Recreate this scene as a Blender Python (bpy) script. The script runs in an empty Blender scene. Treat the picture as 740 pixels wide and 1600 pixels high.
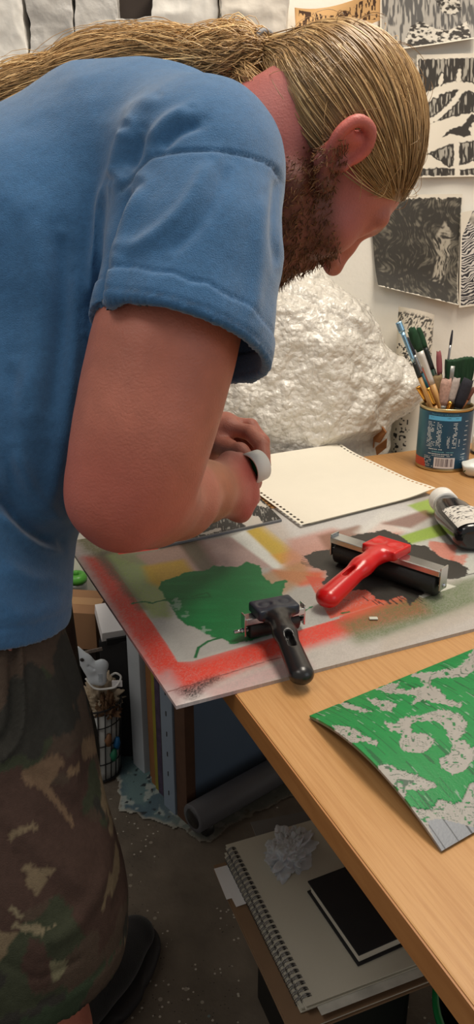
import bpy, math, random
import numpy as np
from mathutils import Vector, Matrix
random.seed(7); rng = np.random.default_rng(7)
C = bpy.context.scene.collection
S = bpy.context.scene

# ------------------------------------------------------------------ camera
FPX = 1200.0; PITCH = math.radians(20); CAMZ = 1.18
cc, ss = math.cos(PITCH), math.sin(PITCH)
cam = bpy.data.objects.new('camera', bpy.data.cameras.new('camera'))
C.objects.link(cam); S.camera = cam
cam.location = (0, 0, CAMZ); cam.rotation_euler = (math.pi/2 - PITCH, 0, 0)
cam.data.sensor_fit = 'VERTICAL'; cam.data.sensor_height = 24.0
cam.data.lens = 24.0*FPX/1600.0; cam.data.clip_start = .02; cam.data.clip_end = 50

# ------------------------------------------------------------------ light and exposure
W = bpy.data.worlds.new('world'); S.world = W; W.use_nodes = True
W.node_tree.nodes['Background'].inputs[0].default_value = (1, .95, .88, 1)
W.node_tree.nodes['Background'].inputs[1].default_value = .31
def area(name, loc, tgt, size, power, col, sy=None):
    l = bpy.data.lights.new(name, 'AREA'); l.energy = power; l.color = col
    l.shape = 'RECTANGLE'; l.size = size; l.size_y = sy or size
    o = bpy.data.objects.new(name, l); C.objects.link(o); o.location = loc
    o.rotation_euler = (Vector(tgt)-Vector(loc)).to_track_quat('-Z', 'Y').to_euler()
    return o
area('ceiling_light', (.55, 1.0, 2.6), (.1, 1.0, .7), .9, 29, (1, .90, .76), .5)
area('ceiling_light', (-.9, .1, 2.8), (-.1, 1.0, .8), 1.2, 11, (1, .93, .84), .6)
area('window_light', (1.9, -.6, 1.9), (.0, 1.0, .7), 1.2, 6, (.86, .93, 1), 1.2)
S.view_settings.view_transform = 'Standard'; S.view_settings.look = 'None'
S.view_settings.exposure = 0.0; S.view_settings.gamma = 1.0
S.view_settings.use_curve_mapping = False

# ------------------------------------------------------------------ geometry of the place
def ray(px, py):
    x = (px-370)/FPX; y = (py-800)/FPX
    return np.array([x, cc-y*ss, -ss-y*cc])
def P(px, py, d): return np.array([0, 0, CAMZ]) + d*ray(px, py)
def on(px, py, z=.75):
    r = ray(px, py); return np.array([0, 0, CAMZ]) + (z-CAMZ)/r[2]*r
def onY(px, py, y):
    r = ray(px, py); return np.array([0, 0, CAMZ]) + y/r[1]*r
def proj(v):
    v = np.asarray(v, float); q = v-np.array([0, 0, CAMZ])
    d = q[..., 1]*cc-q[..., 2]*ss; u = q[..., 1]*ss+q[..., 2]*cc
    return 370+FPX*q[..., 0]/d, 800-FPX*u/d, d
def nrm(v): v = np.asarray(v, float); return v/np.linalg.norm(v)

# ------------------------------------------------------------------ noise
def _h(ix, iy, iz, seed):
    n = (ix.astype(np.int64)*374761393+iy.astype(np.int64)*668265263+iz.astype(np.int64)*2147483647+seed*1274126177) & 0xffffffff
    n = ((n ^ (n >> 13))*1274126177) & 0xffffffff
    return ((n ^ (n >> 16)) & 0xffffff)/float(0xffffff)
def vnoise(p, seed=0):
    i = np.floor(p).astype(np.int64); f = p-i; f = f*f*(3-2*f); r = 0
    for a in (0, 1):
        for b in (0, 1):
            for c in (0, 1):
                w = (f[:, 0] if a else 1-f[:, 0])*(f[:, 1] if b else 1-f[:, 1])*(f[:, 2] if c else 1-f[:, 2])
                r = r+w*_h(i[:, 0]+a, i[:, 1]+b, i[:, 2]+c, seed)
    return r
def fbm(p, octs=3, seed=0):
    p = np.asarray(p, float); r = 0; a = .5; t = 0
    if p.shape[1] == 2: p = np.c_[p, np.zeros(len(p))]
    for o in range(octs): r = r+a*vnoise(p*2**o+o*17.3, seed+o); t += a; a *= .5
    return r/t
def sm(a, b, x): t = np.clip((x-a)/(b-a), 0, 1); return t*t*(3-2*t)
def lin(c):
    c = np.array(c, float)/255.0
    return np.where(c <= .04045, c/12.92, ((c+.055)/1.055)**2.4)

# ------------------------------------------------------------------ materials
MATS = {}
def mat(name, col=None, rough=.6, metal=0, bump=0, bscale=60, var=0, vscale=8, attr=None, sss=0, spec=.5, coat=0,
        trans=0, alpha=1, stretch=(1, 1, 1), sheen=0, ior=1.45):
    if name in MATS: return MATS[name]
    m = bpy.data.materials.new(name); m.use_nodes = True; N = m.node_tree.nodes; L = m.node_tree.links
    b = N['Principled BSDF']; b.inputs['Roughness'].default_value = rough; b.inputs['Metallic'].default_value = metal
    b.inputs['Specular IOR Level'].default_value = spec; b.inputs['IOR'].default_value = ior
    if coat: b.inputs['Coat Weight'].default_value = coat; b.inputs['Coat Roughness'].default_value = .15
    if trans: b.inputs['Transmission Weight'].default_value = trans
    if sheen: b.inputs['Sheen Weight'].default_value = sheen; b.inputs['Sheen Roughness'].default_value = .5
    if alpha < 1: b.inputs['Alpha'].default_value = alpha
    if sss:
        b.inputs['Subsurface Weight'].default_value = sss; b.inputs['Subsurface Radius'].default_value = (1, .35, .2); b.inputs['Subsurface Scale'].default_value = .006
    tc = N.new('ShaderNodeTexCoord'); mp = N.new('ShaderNodeMapping'); mp.inputs['Scale'].default_value = stretch
    L.new(tc.outputs['Object'], mp.inputs[0])
    if attr:
        a = N.new('ShaderNodeAttribute'); a.attribute_name = attr; src = a.outputs['Color']
    else:
        r = N.new('ShaderNodeRGB'); r.outputs[0].default_value = (*lin(col), 1); src = r.outputs[0]
    n = N.new('ShaderNodeTexNoise'); n.inputs['Scale'].default_value = vscale; n.inputs['Detail'].default_value = 5
    L.new(mp.outputs[0], n.inputs['Vector'])
    mr = N.new('ShaderNodeMapRange'); mr.inputs[1].default_value = .25; mr.inputs[2].default_value = .75
    mr.inputs[3].default_value = 1-var; mr.inputs[4].default_value = 1+var
    L.new(n.outputs[0], mr.inputs[0])
    mx = N.new('ShaderNodeVectorMath'); mx.operation = 'SCALE'
    L.new(src, mx.inputs[0]); L.new(mr.outputs[0], mx.inputs['Scale']); L.new(mx.outputs[0], b.inputs['Base Color'])
    if bump:
        n2 = N.new('ShaderNodeTexNoise'); n2.inputs['Scale'].default_value = bscale; n2.inputs['Detail'].default_value = 4
        L.new(mp.outputs[0], n2.inputs['Vector'])
        bp = N.new('ShaderNodeBump'); bp.inputs['Strength'].default_value = 1; bp.inputs['Distance'].default_value = bump
        L.new(n2.outputs[0], bp.inputs['Height']); L.new(bp.outputs[0], b.inputs['Normal'])
    MATS[name] = m; return m

# ------------------------------------------------------------------ object helpers
def worigin(o):
    v = np.zeros(3)
    while o is not None: v = v+np.array(o.location); o = o.parent
    return v
def thing(name, label, cat, loc=(0, 0, 0), group=None):
    o = bpy.data.objects.new(name, None); C.objects.link(o); o.location = [float(a) for a in loc]
    o.empty_display_size = .02
    o['label'] = label; o['category'] = cat
    if group: o['group'] = group
    return o
def tag(o, label, cat, group=None):
    o['label'] = label; o['category'] = cat
    if group: o['group'] = group
    return o
def mk(name, V, Fc, m, parent=None, smooth=True, loc=None, colors=None, mi=None):
    """V in world coordinates; the origin goes to loc (or the parent's origin)"""
    V = np.asarray(V, float)
    base = worigin(parent) if parent is not None else np.zeros(3)
    if loc is None: loc = base if parent is not None else np.array([V[:, 0].mean(), V[:, 1].mean(), V[:, 2].min()])
    loc = np.asarray(loc, float)
    me = bpy.data.meshes.new(name)
    if isinstance(Fc, np.ndarray):
        k = Fc.shape[1]; me.vertices.add(len(V)); me.vertices.foreach_set('co', (V-loc).astype(np.float32).ravel())
        me.loops.add(Fc.size); me.loops.foreach_set('vertex_index', Fc.astype(np.int32).ravel())
        me.polygons.add(len(Fc)); me.polygons.foreach_set('loop_start', np.arange(0, Fc.size, k, dtype=np.int32))
        me.update(calc_edges=True); me.validate()
    else:
        me.from_pydata([tuple(map(float, v-loc)) for v in V], [], [tuple(int(a) for a in f) for f in Fc]); me.update()
    me.polygons.foreach_set('use_smooth', np.full(len(me.polygons), bool(smooth)))
    for x in (m if isinstance(m, (list, tuple)) else [m]): me.materials.append(x)
    if mi is not None: me.polygons.foreach_set('material_index', np.asarray(mi, np.int32))
    if colors is not None:
        at = me.color_attributes.new('Col', 'FLOAT_COLOR', 'POINT')
        cl = np.ones((len(V), 4), np.float32); cl[:, :3] = colors; at.data.foreach_set('color', cl.ravel())
    o = bpy.data.objects.new(name, me); C.objects.link(o)
    if parent is not None: o.parent = parent
    o.location = loc-base
    return o
def join(*parts):
    V = []; Fc = []; n = 0
    for v, f in parts:
        V.append(np.asarray(v, float)); Fc += [tuple(a+n for a in g) for g in f]; n += len(v)
    return np.vstack(V), Fc
def frame(x, y, z=None):
    x = nrm(x); z = nrm(np.cross(x, y)) if z is None else nrm(z); y = np.cross(z, x); return np.array([x, y, z]).T
def box(c, s, R=None, bev=0.0):
    """bevelled box: centre, full sizes, rotation matrix (columns are axes)"""
    hx, hy, hz = [a/2 for a in s]; b = min(bev, .49*min(s)) if bev else 0
    if not b:
        V = np.array([(x, y, z) for x in (-hx, hx) for y in (-hy, hy) for z in (-hz, hz)])
        F_ = [(0, 1, 3, 2), (4, 6, 7, 5), (0, 4, 5, 1), (2, 3, 7, 6), (0, 2, 6, 4), (1, 5, 7, 3)]
    else:
        import bmesh
        bm = bmesh.new(); bmesh.ops.create_cube(bm, size=1)
        for v in bm.verts: v.co = Vector((v.co.x*s[0], v.co.y*s[1], v.co.z*s[2]))
        bmesh.ops.bevel(bm, geom=bm.edges[:], offset=b, segments=2, profile=.6, affect='EDGES')
        bm.verts.index_update(); V = np.array([v.co[:] for v in bm.verts]); F_ = [tuple(v.index for v in f.verts) for f in bm.faces]; bm.free()
    if R is not None: V = V@np.asarray(R).T
    return V+np.asarray(c, float), F_
def tube(pts, r, n=12, cap=True, sq=1.0, up=None):
    """round tube through pts with radius r (scalar or list)"""
    pts = np.asarray(pts, float); m = len(pts); r = np.broadcast_to(np.asarray(r, float), (m,))
    T = np.gradient(pts, axis=0); T /= np.linalg.norm(T, axis=1)[:, None]+1e-12
    u = np.array(up if up is not None else (0, 0, 1.)); 
    if abs(T[0]@u) > .95 and up is None: u = np.array([1., 0, 0])
    V = []
    for i in range(m):
        a = nrm(np.cross(T[i], u)); b = np.cross(a, T[i]); 
        if up is None: u = b
        for k in range(n):
            t = 2*math.pi*k/n; V.append(pts[i]+r[i]*(math.cos(t)*a+sq*math.sin(t)*b))
    F_ = [(i*n+k, i*n+(k+1) % n, (i+1)*n+(k+1) % n, (i+1)*n+k) for i in range(m-1) for k in range(n)]
    if cap: F_ += [tuple(range(n))[::-1], tuple((m-1)*n+k for k in range(n))]
    return np.array(V), F_
def lathe(prof, a, ax, n=40, capends=True):
    """prof: list of (radius, height) along axis ax from point a"""
    ax = nrm(ax); pts = [np.asarray(a)+ax*h for _, h in prof]
    u = np.array([0, 0, 1.]) if abs(ax[2]) < .9 else np.array([1., 0, 0])
    e1 = nrm(np.cross(ax, u)); e2 = np.cross(ax, e1)
    V = [p+max(r, 1e-5)*(math.cos(2*math.pi*k/n)*e1+math.sin(2*math.pi*k/n)*e2) for p, (r, _) in zip(pts, prof) for k in range(n)]
    m = len(prof); F_ = [(i*n+k, (i+1)*n+k, (i+1)*n+(k+1) % n, i*n+(k+1) % n) for i in range(m-1) for k in range(n)]
    if capends: F_ += [tuple(range(n)), tuple((m-1)*n+k for k in range(n))[::-1]]
    return np.array(V), F_
def sheet(nu, nv, fn, th=0.0):
    """grid surface; fn(u,v) arrays -> points (n,3); closed slab when th>0 (thickness along its normal, downwards)"""
    u, v = np.meshgrid(np.linspace(0, 1, nu), np.linspace(0, 1, nv), indexing='ij'); u = u.ravel(); v = v.ravel()
    X = fn(u, v); idx = np.arange(nu*nv).reshape(nu, nv)
    Q = np.stack([idx[:-1, :-1], idx[1:, :-1], idx[1:, 1:], idx[:-1, 1:]], -1).reshape(-1, 4)
    if th:
        G = X.reshape(nu, nv, 3); du = np.gradient(G, axis=0); dv = np.gradient(G, axis=1); nn = np.cross(du, dv)
        nn /= np.linalg.norm(nn, axis=2)[..., None]+1e-12; X2 = X-th*nn.reshape(-1, 3); N0 = len(X)
        per = np.r_[idx[:, 0], idx[-1, 1:], idx[::-1, -1][1:], idx[0, ::-1][1:-1]]; nx = np.roll(per, -1)
        side = np.stack([per, nx+0, nx+N0, per+N0], -1)[:, ::-1]
        Q = np.vstack([Q, Q[:, ::-1]+N0, side]); X = np.vstack([X, X2]); u = np.r_[u, u]; v = np.r_[v, v]
    return X, Q, u, v
def sdpoly(x, y, poly):
    """signed distance (negative inside) of points to a polygon, vectorised"""
    poly = np.asarray(poly, float); d = np.full(x.shape, 1e9); ins = np.zeros(x.shape, bool); n = len(poly)
    for i in range(n):
        a = poly[i]; b = poly[(i+1) % n]; e = b-a; wx = x-a[0]; wy = y-a[1]
        t = np.clip((wx*e[0]+wy*e[1])/(e@e+1e-12), 0, 1); d = np.minimum(d, (wx-e[0]*t)**2+(wy-e[1]*t)**2)
        c = ((a[1] <= y) & (b[1] > y)) | ((b[1] <= y) & (a[1] > y))
        with np.errstate(divide='ignore', invalid='ignore'):
            ins ^= c & (x < e[0]*(y-a[1])/(e[1] if e[1] else 1e-12)+a[0])
    d = np.sqrt(d); return np.where(ins, -d, d)
def sdline(x, y, pts):
    pts = np.asarray(pts, float); d = np.full(x.shape, 1e9)
    for a, b in zip(pts[:-1], pts[1:]):
        e = b-a; wx = x-a[0]; wy = y-a[1]; t = np.clip((wx*e[0]+wy*e[1])/(e@e+1e-12), 0, 1)
        d = np.minimum(d, (wx-e[0]*t)**2+(wy-e[1]*t)**2)
    return np.sqrt(d)
def crspline(pts, n=8):
    pts = np.asarray(pts, float); Q = np.vstack([2*pts[0]-pts[1], pts, 2*pts[-1]-pts[-2]]); out = []
    for i in range(1, len(Q)-2):
        for k in range(n):
            t = k/n; out.append(.5*((2*Q[i])+(-Q[i-1]+Q[i+1])*t+(2*Q[i-1]-5*Q[i]+4*Q[i+1]-Q[i+2])*t*t+(-Q[i-1]+3*Q[i]-3*Q[i+1]+Q[i+2])*t**3))
    out.append(pts[-1]); return np.array(out)
def chaikin(poly, it=2, closed=True):
    p = np.asarray(poly, float)
    for _ in range(it):
        q = np.roll(p, -1, 0); p = np.stack([.75*p+.25*q, .25*p+.75*q], 1).reshape(-1, p.shape[1])
    return p

# ------------------------------------------------------------------ implicit surfaces
class Field:
    def __init__(s, xs, ys, zs):
        s.x, s.y, s.z = [np.asarray(a, np.float32) for a in (xs, ys, zs)]
        s.f = np.full((len(xs), len(ys), len(zs)), .2, np.float32)
    def sub(s, lo, hi):
        r = [slice(max(0, np.searchsorted(a, l)-1), min(len(a), np.searchsorted(a, h)+1)) for a, l, h in zip((s.x, s.y, s.z), lo, hi)]
        if any(q.stop-q.start < 2 for q in r): return None, None
        X = s.x[r[0]][:, None, None]; Y = s.y[r[1]][None, :, None]; Z = s.z[r[2]][None, None, :]
        return tuple(r), (X, Y, Z)
    def put(s, d, r, k, mode):
        a = s.f[r]
        if mode == '+':
            h = np.maximum(k-np.abs(a-d), 0)/max(k, 1e-6); s.f[r] = np.minimum(a, d)-h*h*k*.25
        elif mode == '-':
            h = np.maximum(k-np.abs(a+d), 0)/max(k, 1e-6); s.f[r] = np.maximum(a, -d)+h*h*k*.25
    def cap(s, a, b, ra, rb=None, k=.02, mode='+', fl=None):
        """round cone; fl = (axis, ratio): flatten across this unit axis"""
        a = np.asarray(a, float); b = np.asarray(b, float); rb = ra if rb is None else rb; R = max(ra, rb)+k+.01
        if fl is not None: R = R*max(1, fl[1])
        r, g = s.sub(np.minimum(a, b)-R, np.maximum(a, b)+R)
        if r is None: return
        e = b-a; L2 = e@e+1e-12; px, py, pz = g[0]-a[0], g[1]-a[1], g[2]-a[2]
        t = np.clip((px*e[0]+py*e[1]+pz*e[2])/L2, 0, 1)
        qx, qy, qz = px-t*e[0], py-t*e[1], pz-t*e[2]
        if fl is not None:
            n = nrm(fl[0]); q = fl[1]; dn = qx*n[0]+qy*n[1]+qz*n[2]; w = dn*(1/q-1)
            qx, qy, qz = qx+w*n[0], qy+w*n[1], qz+w*n[2]
        d = np.sqrt(qx*qx+qy*qy+qz*qz)-(ra+(rb-ra)*t)
        if fl is not None: d = d*min(1, fl[1])
        s.put(d.astype(np.float32), r, k, mode)
    def ell(s, c, rad, R=None, k=.02, mode='+'):
        c = np.asarray(c, float); rad = np.asarray(rad, float); M = np.eye(3) if R is None else np.asarray(R)
        B = max(rad)+k+.01; r, g = s.sub(c-B, c+B)
        if r is None: return
        px, py, pz = g[0]-c[0], g[1]-c[1], g[2]-c[2]
        l = [px*M[0, i]+py*M[1, i]+pz*M[2, i] for i in range(3)]
        k0 = np.sqrt(sum((l[i]/rad[i])**2 for i in range(3))); k1 = np.sqrt(sum((l[i]/rad[i]**2)**2 for i in range(3)))+1e-9
        s.put((k0*(k0-1)/k1).astype(np.float32), r, k, mode)
    def chain(s, pts, rs, k=.02, fl=None):
        for i in range(len(pts)-1): s.cap(pts[i], pts[i+1], rs[i], rs[i+1], k, fl=fl)
    def shell(s, th): s.f = np.abs(s.f+th/2)-th/2
    def clip(s, p, n, k=.004):   # keep the side where (x-p).n < 0
        n = nrm(n); d = (s.x[:, None, None]-p[0])*n[0]+(s.y[None, :, None]-p[1])*n[1]+(s.z[None, None, :]-p[2])*n[2]
        s.put(-d.astype(np.float32), (slice(None),)*3, k, '-')
    def mesh(s):
        f = s.f; sg = f < 0; nx, ny, nz = f.shape
        c = [sg[i:nx-1+i, j:ny-1+j, k:nz-1+k] for i in (0, 1) for j in (0, 1) for k in (0, 1)]
        anyc = c[0].copy(); allc = c[0].copy()
        for q in c[1:]: anyc |= q; allc &= q
        act = anyc & ~allc; I, J, K = np.nonzero(act); idx = np.full(act.shape, -1, np.int32); idx[I, J, K] = np.arange(len(I))
        cor = {(i, j, k): f[I+i, J+j, K+k] for i in (0, 1) for j in (0, 1) for k in (0, 1)}
        acc = np.zeros((len(I), 3)); cnt = np.zeros(len(I))
        for ax in range(3):
            o = [a for a in range(3) if a != ax]
            for u in (0, 1):
                for v in (0, 1):
                    A = [0, 0, 0]; A[o[0]] = u; A[o[1]] = v; B = list(A); B[ax] = 1
                    fa, fb = cor[tuple(A)], cor[tuple(B)]; m = (fa < 0) != (fb < 0); t = np.where(m, fa/(fa-fb+1e-12*(fa == fb)), 0)
                    p = np.zeros((len(I), 3)); p[:, o[0]] = u; p[:, o[1]] = v; p[:, ax] = t
                    acc += p*m[:, None]; cnt += m
        acc /= cnt[:, None]; G = acc+np.stack([I, J, K], 1)
        V = np.stack([np.interp(G[:, a], np.arange(len(q)), q) for a, q in enumerate((s.x, s.y, s.z))], 1)
        Q = []
        for ax in range(3):
            sl0 = [slice(None)]*3; sl1 = [slice(None)]*3; sl0[ax] = slice(0, -1); sl1[ax] = slice(1, None)
            o = [a for a in range(3) if a != ax]
            for a in o: sl0[a] = slice(1, -1); sl1[a] = slice(1, -1)
            A = sg[tuple(sl0)]; B = sg[tuple(sl1)]; d = A != B; E = np.nonzero(d); fl = A[E]
            E = list(E); 
            for a in o: E[a] = E[a]+1
            def cell(u, v):
                e = [q.copy() for q in E]; e[o[0]] -= u; e[o[1]] -= v; return idx[e[0], e[1], e[2]]
            q = np.stack([cell(1, 1), cell(0, 1), cell(0, 0), cell(1, 0)], 1)
            flip = fl if ax != 1 else ~fl
            q[~flip] = q[~flip][:, ::-1]; Q.append(q)
        Q = np.vstack(Q); return V, Q[(Q >= 0).all(1)]
def vnormals(V, Q):
    n = np.cross(V[Q[:, 2]]-V[Q[:, 0]], V[Q[:, 3]]-V[Q[:, 1]]); N = np.zeros_like(V)
    for i in range(4):
        for a in range(3): N[:, a] += np.bincount(Q[:, i], n[:, a], len(V))
    return N/(np.linalg.norm(N, axis=1)[:, None]+1e-12)
def relax(V, Q, it=2, w=.5):
    for _ in range(it):
        A = np.zeros_like(V); c = np.zeros(len(V))
        for i in range(4):
            a, b = Q[:, i], Q[:, (i+1) % 4]
            for x, y in ((a, b), (b, a)):
                for k in range(3): A[:, k] += np.bincount(x, V[y, k], len(V))
                c += np.bincount(x, minlength=len(V))
        V = V*(1-w)+w*A/np.maximum(c, 1)[:, None]
    return V
def seg3(V, pts):
    pts = np.asarray(pts, float); d = np.full(len(V), 1e9); T = np.zeros(len(V)); n = len(pts)-1
    for i in range(n):
        e = pts[i+1]-pts[i]; w = V-pts[i]; t = np.clip(w@e/(e@e+1e-12), 0, 1); q = ((w-t[:, None]*e)**2).sum(1)
        m = q < d; d[m] = q[m]; T[m] = (i+t[m])/n
    return np.sqrt(d), T

def rng_axis(*segs):
    out = [segs[0][0]]
    for a, b, h in segs:
        n = max(1, int(round((b-a)/h))); out += list(np.linspace(a, b, n+1)[1:])
    return np.array(out)
# ================================================================== SETTING
WY = 1.80
def struct(name, V, Fc, m, **k):
    o = mk(name, V, Fc, m, smooth=False, **k); o['kind'] = 'structure'; return o
wallm = mat('white_wall_paint', [238, 233, 222], .85, bump=.0006, bscale=90, var=.02, vscale=6)
struct('wall_back', *box((.1, WY+.05, 1.2), (5.2, .1, 2.4)), wallm)
# concrete studio floor with paint flecks and chips
def floor_mat():
    m = mat('speckled_concrete', [112, 102, 90], .75, bump=.002, bscale=70, var=.28, vscale=14)
    N = m.node_tree.nodes; L = m.node_tree.links; b_ = N['Principled BSDF']; src = b_.inputs['Base Color'].links[0].from_socket
    tc = N['Texture Coordinate'] if 'Texture Coordinate' in N else [n for n in N if n.type == 'TEX_COORD'][0]
    for sc, thr, c, amt in ((95, .20, [205, 198, 184], .8), (40, .15, [176, 168, 152], .7), (160, .17, [40, 38, 36], .8), (28, .07, [120, 150, 150], .6)):
        v = N.new('ShaderNodeTexVoronoi'); v.inputs['Scale'].default_value = sc; L.new(tc.outputs['Object'], v.inputs['Vector'])
        w = N.new('ShaderNodeTexNoise'); w.inputs['Scale'].default_value = 6; L.new(tc.outputs['Object'], w.inputs['Vector'])
        lt = N.new('ShaderNodeMath'); lt.operation = 'LESS_THAN'; L.new(v.outputs['Distance'], lt.inputs[0]); lt.inputs[1].default_value = thr
        g = N.new('ShaderNodeMath'); g.operation = 'GREATER_THAN'; L.new(w.outputs[0], g.inputs[0]); g.inputs[1].default_value = .52
        sp = N.new('ShaderNodeSeparateColor'); L.new(v.outputs['Color'], sp.inputs[0]); g2 = N.new('ShaderNodeMath'); g2.operation = 'GREATER_THAN'; L.new(sp.outputs[0], g2.inputs[0]); g2.inputs[1].default_value = .6
        mu = N.new('ShaderNodeMath'); mu.operation = 'MULTIPLY'; L.new(lt.outputs[0], mu.inputs[0]); L.new(g.outputs[0], mu.inputs[1])
        m3 = N.new('ShaderNodeMath'); m3.operation = 'MULTIPLY'; L.new(mu.outputs[0], m3.inputs[0]); L.new(g2.outputs[0], m3.inputs[1])
        m4 = N.new('ShaderNodeMath'); m4.operation = 'MULTIPLY'; L.new(m3.outputs[0], m4.inputs[0]); m4.inputs[1].default_value = amt
        mx = N.new('ShaderNodeMix'); mx.data_type = 'RGBA'; L.new(m4.outputs[0], mx.inputs['Factor']); L.new(src, mx.inputs['A']); mx.inputs['B'].default_value = (*lin(c), 1); src = mx.outputs['Result']
    L.new(src, b_.inputs['Base Color']); return m
struct('floor', *box((.1, .4, -.05), (5.2, 2.9, .1)), floor_mat())

# ---- desk
DU = nrm([.918, .395, 0]); DV = nrm([.395, -.918, 0]); DK = np.array([-.272, 1.285, .75]); DR = np.array([DU, DV*-1, [0, 0, 1]]).T
def dp(u, v, z=0): return DK+DU*u+DV*v+np.array([0, 0, z])
def wood_mat(name, c1, c2, sx, rough=.42):
    m = bpy.data.materials.new(name); m.use_nodes = True; N = m.node_tree.nodes; L = m.node_tree.links; b_ = N['Principled BSDF']; b_.inputs['Roughness'].default_value = rough
    tc = N.new('ShaderNodeTexCoord'); rot = N.new('ShaderNodeMapping'); rot.inputs['Rotation'].default_value = (0, 0, -math.atan2(DV[0], -DV[1])); L.new(tc.outputs['Object'], rot.inputs[0])
    mp = N.new('ShaderNodeMapping'); mp.inputs['Scale'].default_value = sx; L.new(rot.outputs[0], mp.inputs[0])
    n = N.new('ShaderNodeTexNoise'); n.inputs['Scale'].default_value = 1; n.inputs['Detail'].default_value = 6; n.inputs['Roughness'].default_value = .65; n.inputs['Distortion'].default_value = .3; L.new(mp.outputs[0], n.inputs['Vector'])
    cr = N.new('ShaderNodeValToRGB'); cr.color_ramp.elements[0].position = .36; cr.color_ramp.elements[0].color = (*lin(c1), 1); cr.color_ramp.elements[1].position = .58; cr.color_ramp.elements[1].color = (*lin(c2), 1)
    L.new(n.outputs[0], cr.inputs[0]); L.new(cr.outputs[0], b_.inputs['Base Color'])
    bp = N.new('ShaderNodeBump'); bp.inputs['Distance'].default_value = .0003; L.new(n.outputs[0], bp.inputs['Height']); L.new(bp.outputs[0], b_.inputs['Normal'])
    return m
beech = wood_mat('beech_veneer', [180, 131, 79], [194, 147, 94], (260, 9, 60))
edgem = wood_mat('beech_edge_band', [160, 106, 58], [176, 122, 70], (60, 7, 60))
desk = thing('desk', 'beech-topped work desk with printmaking tools spread over it', 'desk', dp(.7, .8, -.75))
mk('desktop', *box(dp(.6, .8, -.0125), (1.2, 1.6, .025), DR, .0015), beech, desk, False)
for u, v, w, h in ((-.0008, .8, .0014, 1.6),): mk('edge_band', *box(dp(u, v, -.0127), (w, h-.004, .0236), DR), edgem, desk, False)
stl = mat('grey_steel', [120, 120, 122], .4, .9)
for u, v in ((.72, .12), (1.12, .12), (.72, 1.45), (1.12, 1.45)): mk('leg', *box(dp(u, v, -.3875), (.045, .045, .725), DR, .003), stl, desk, False)

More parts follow.
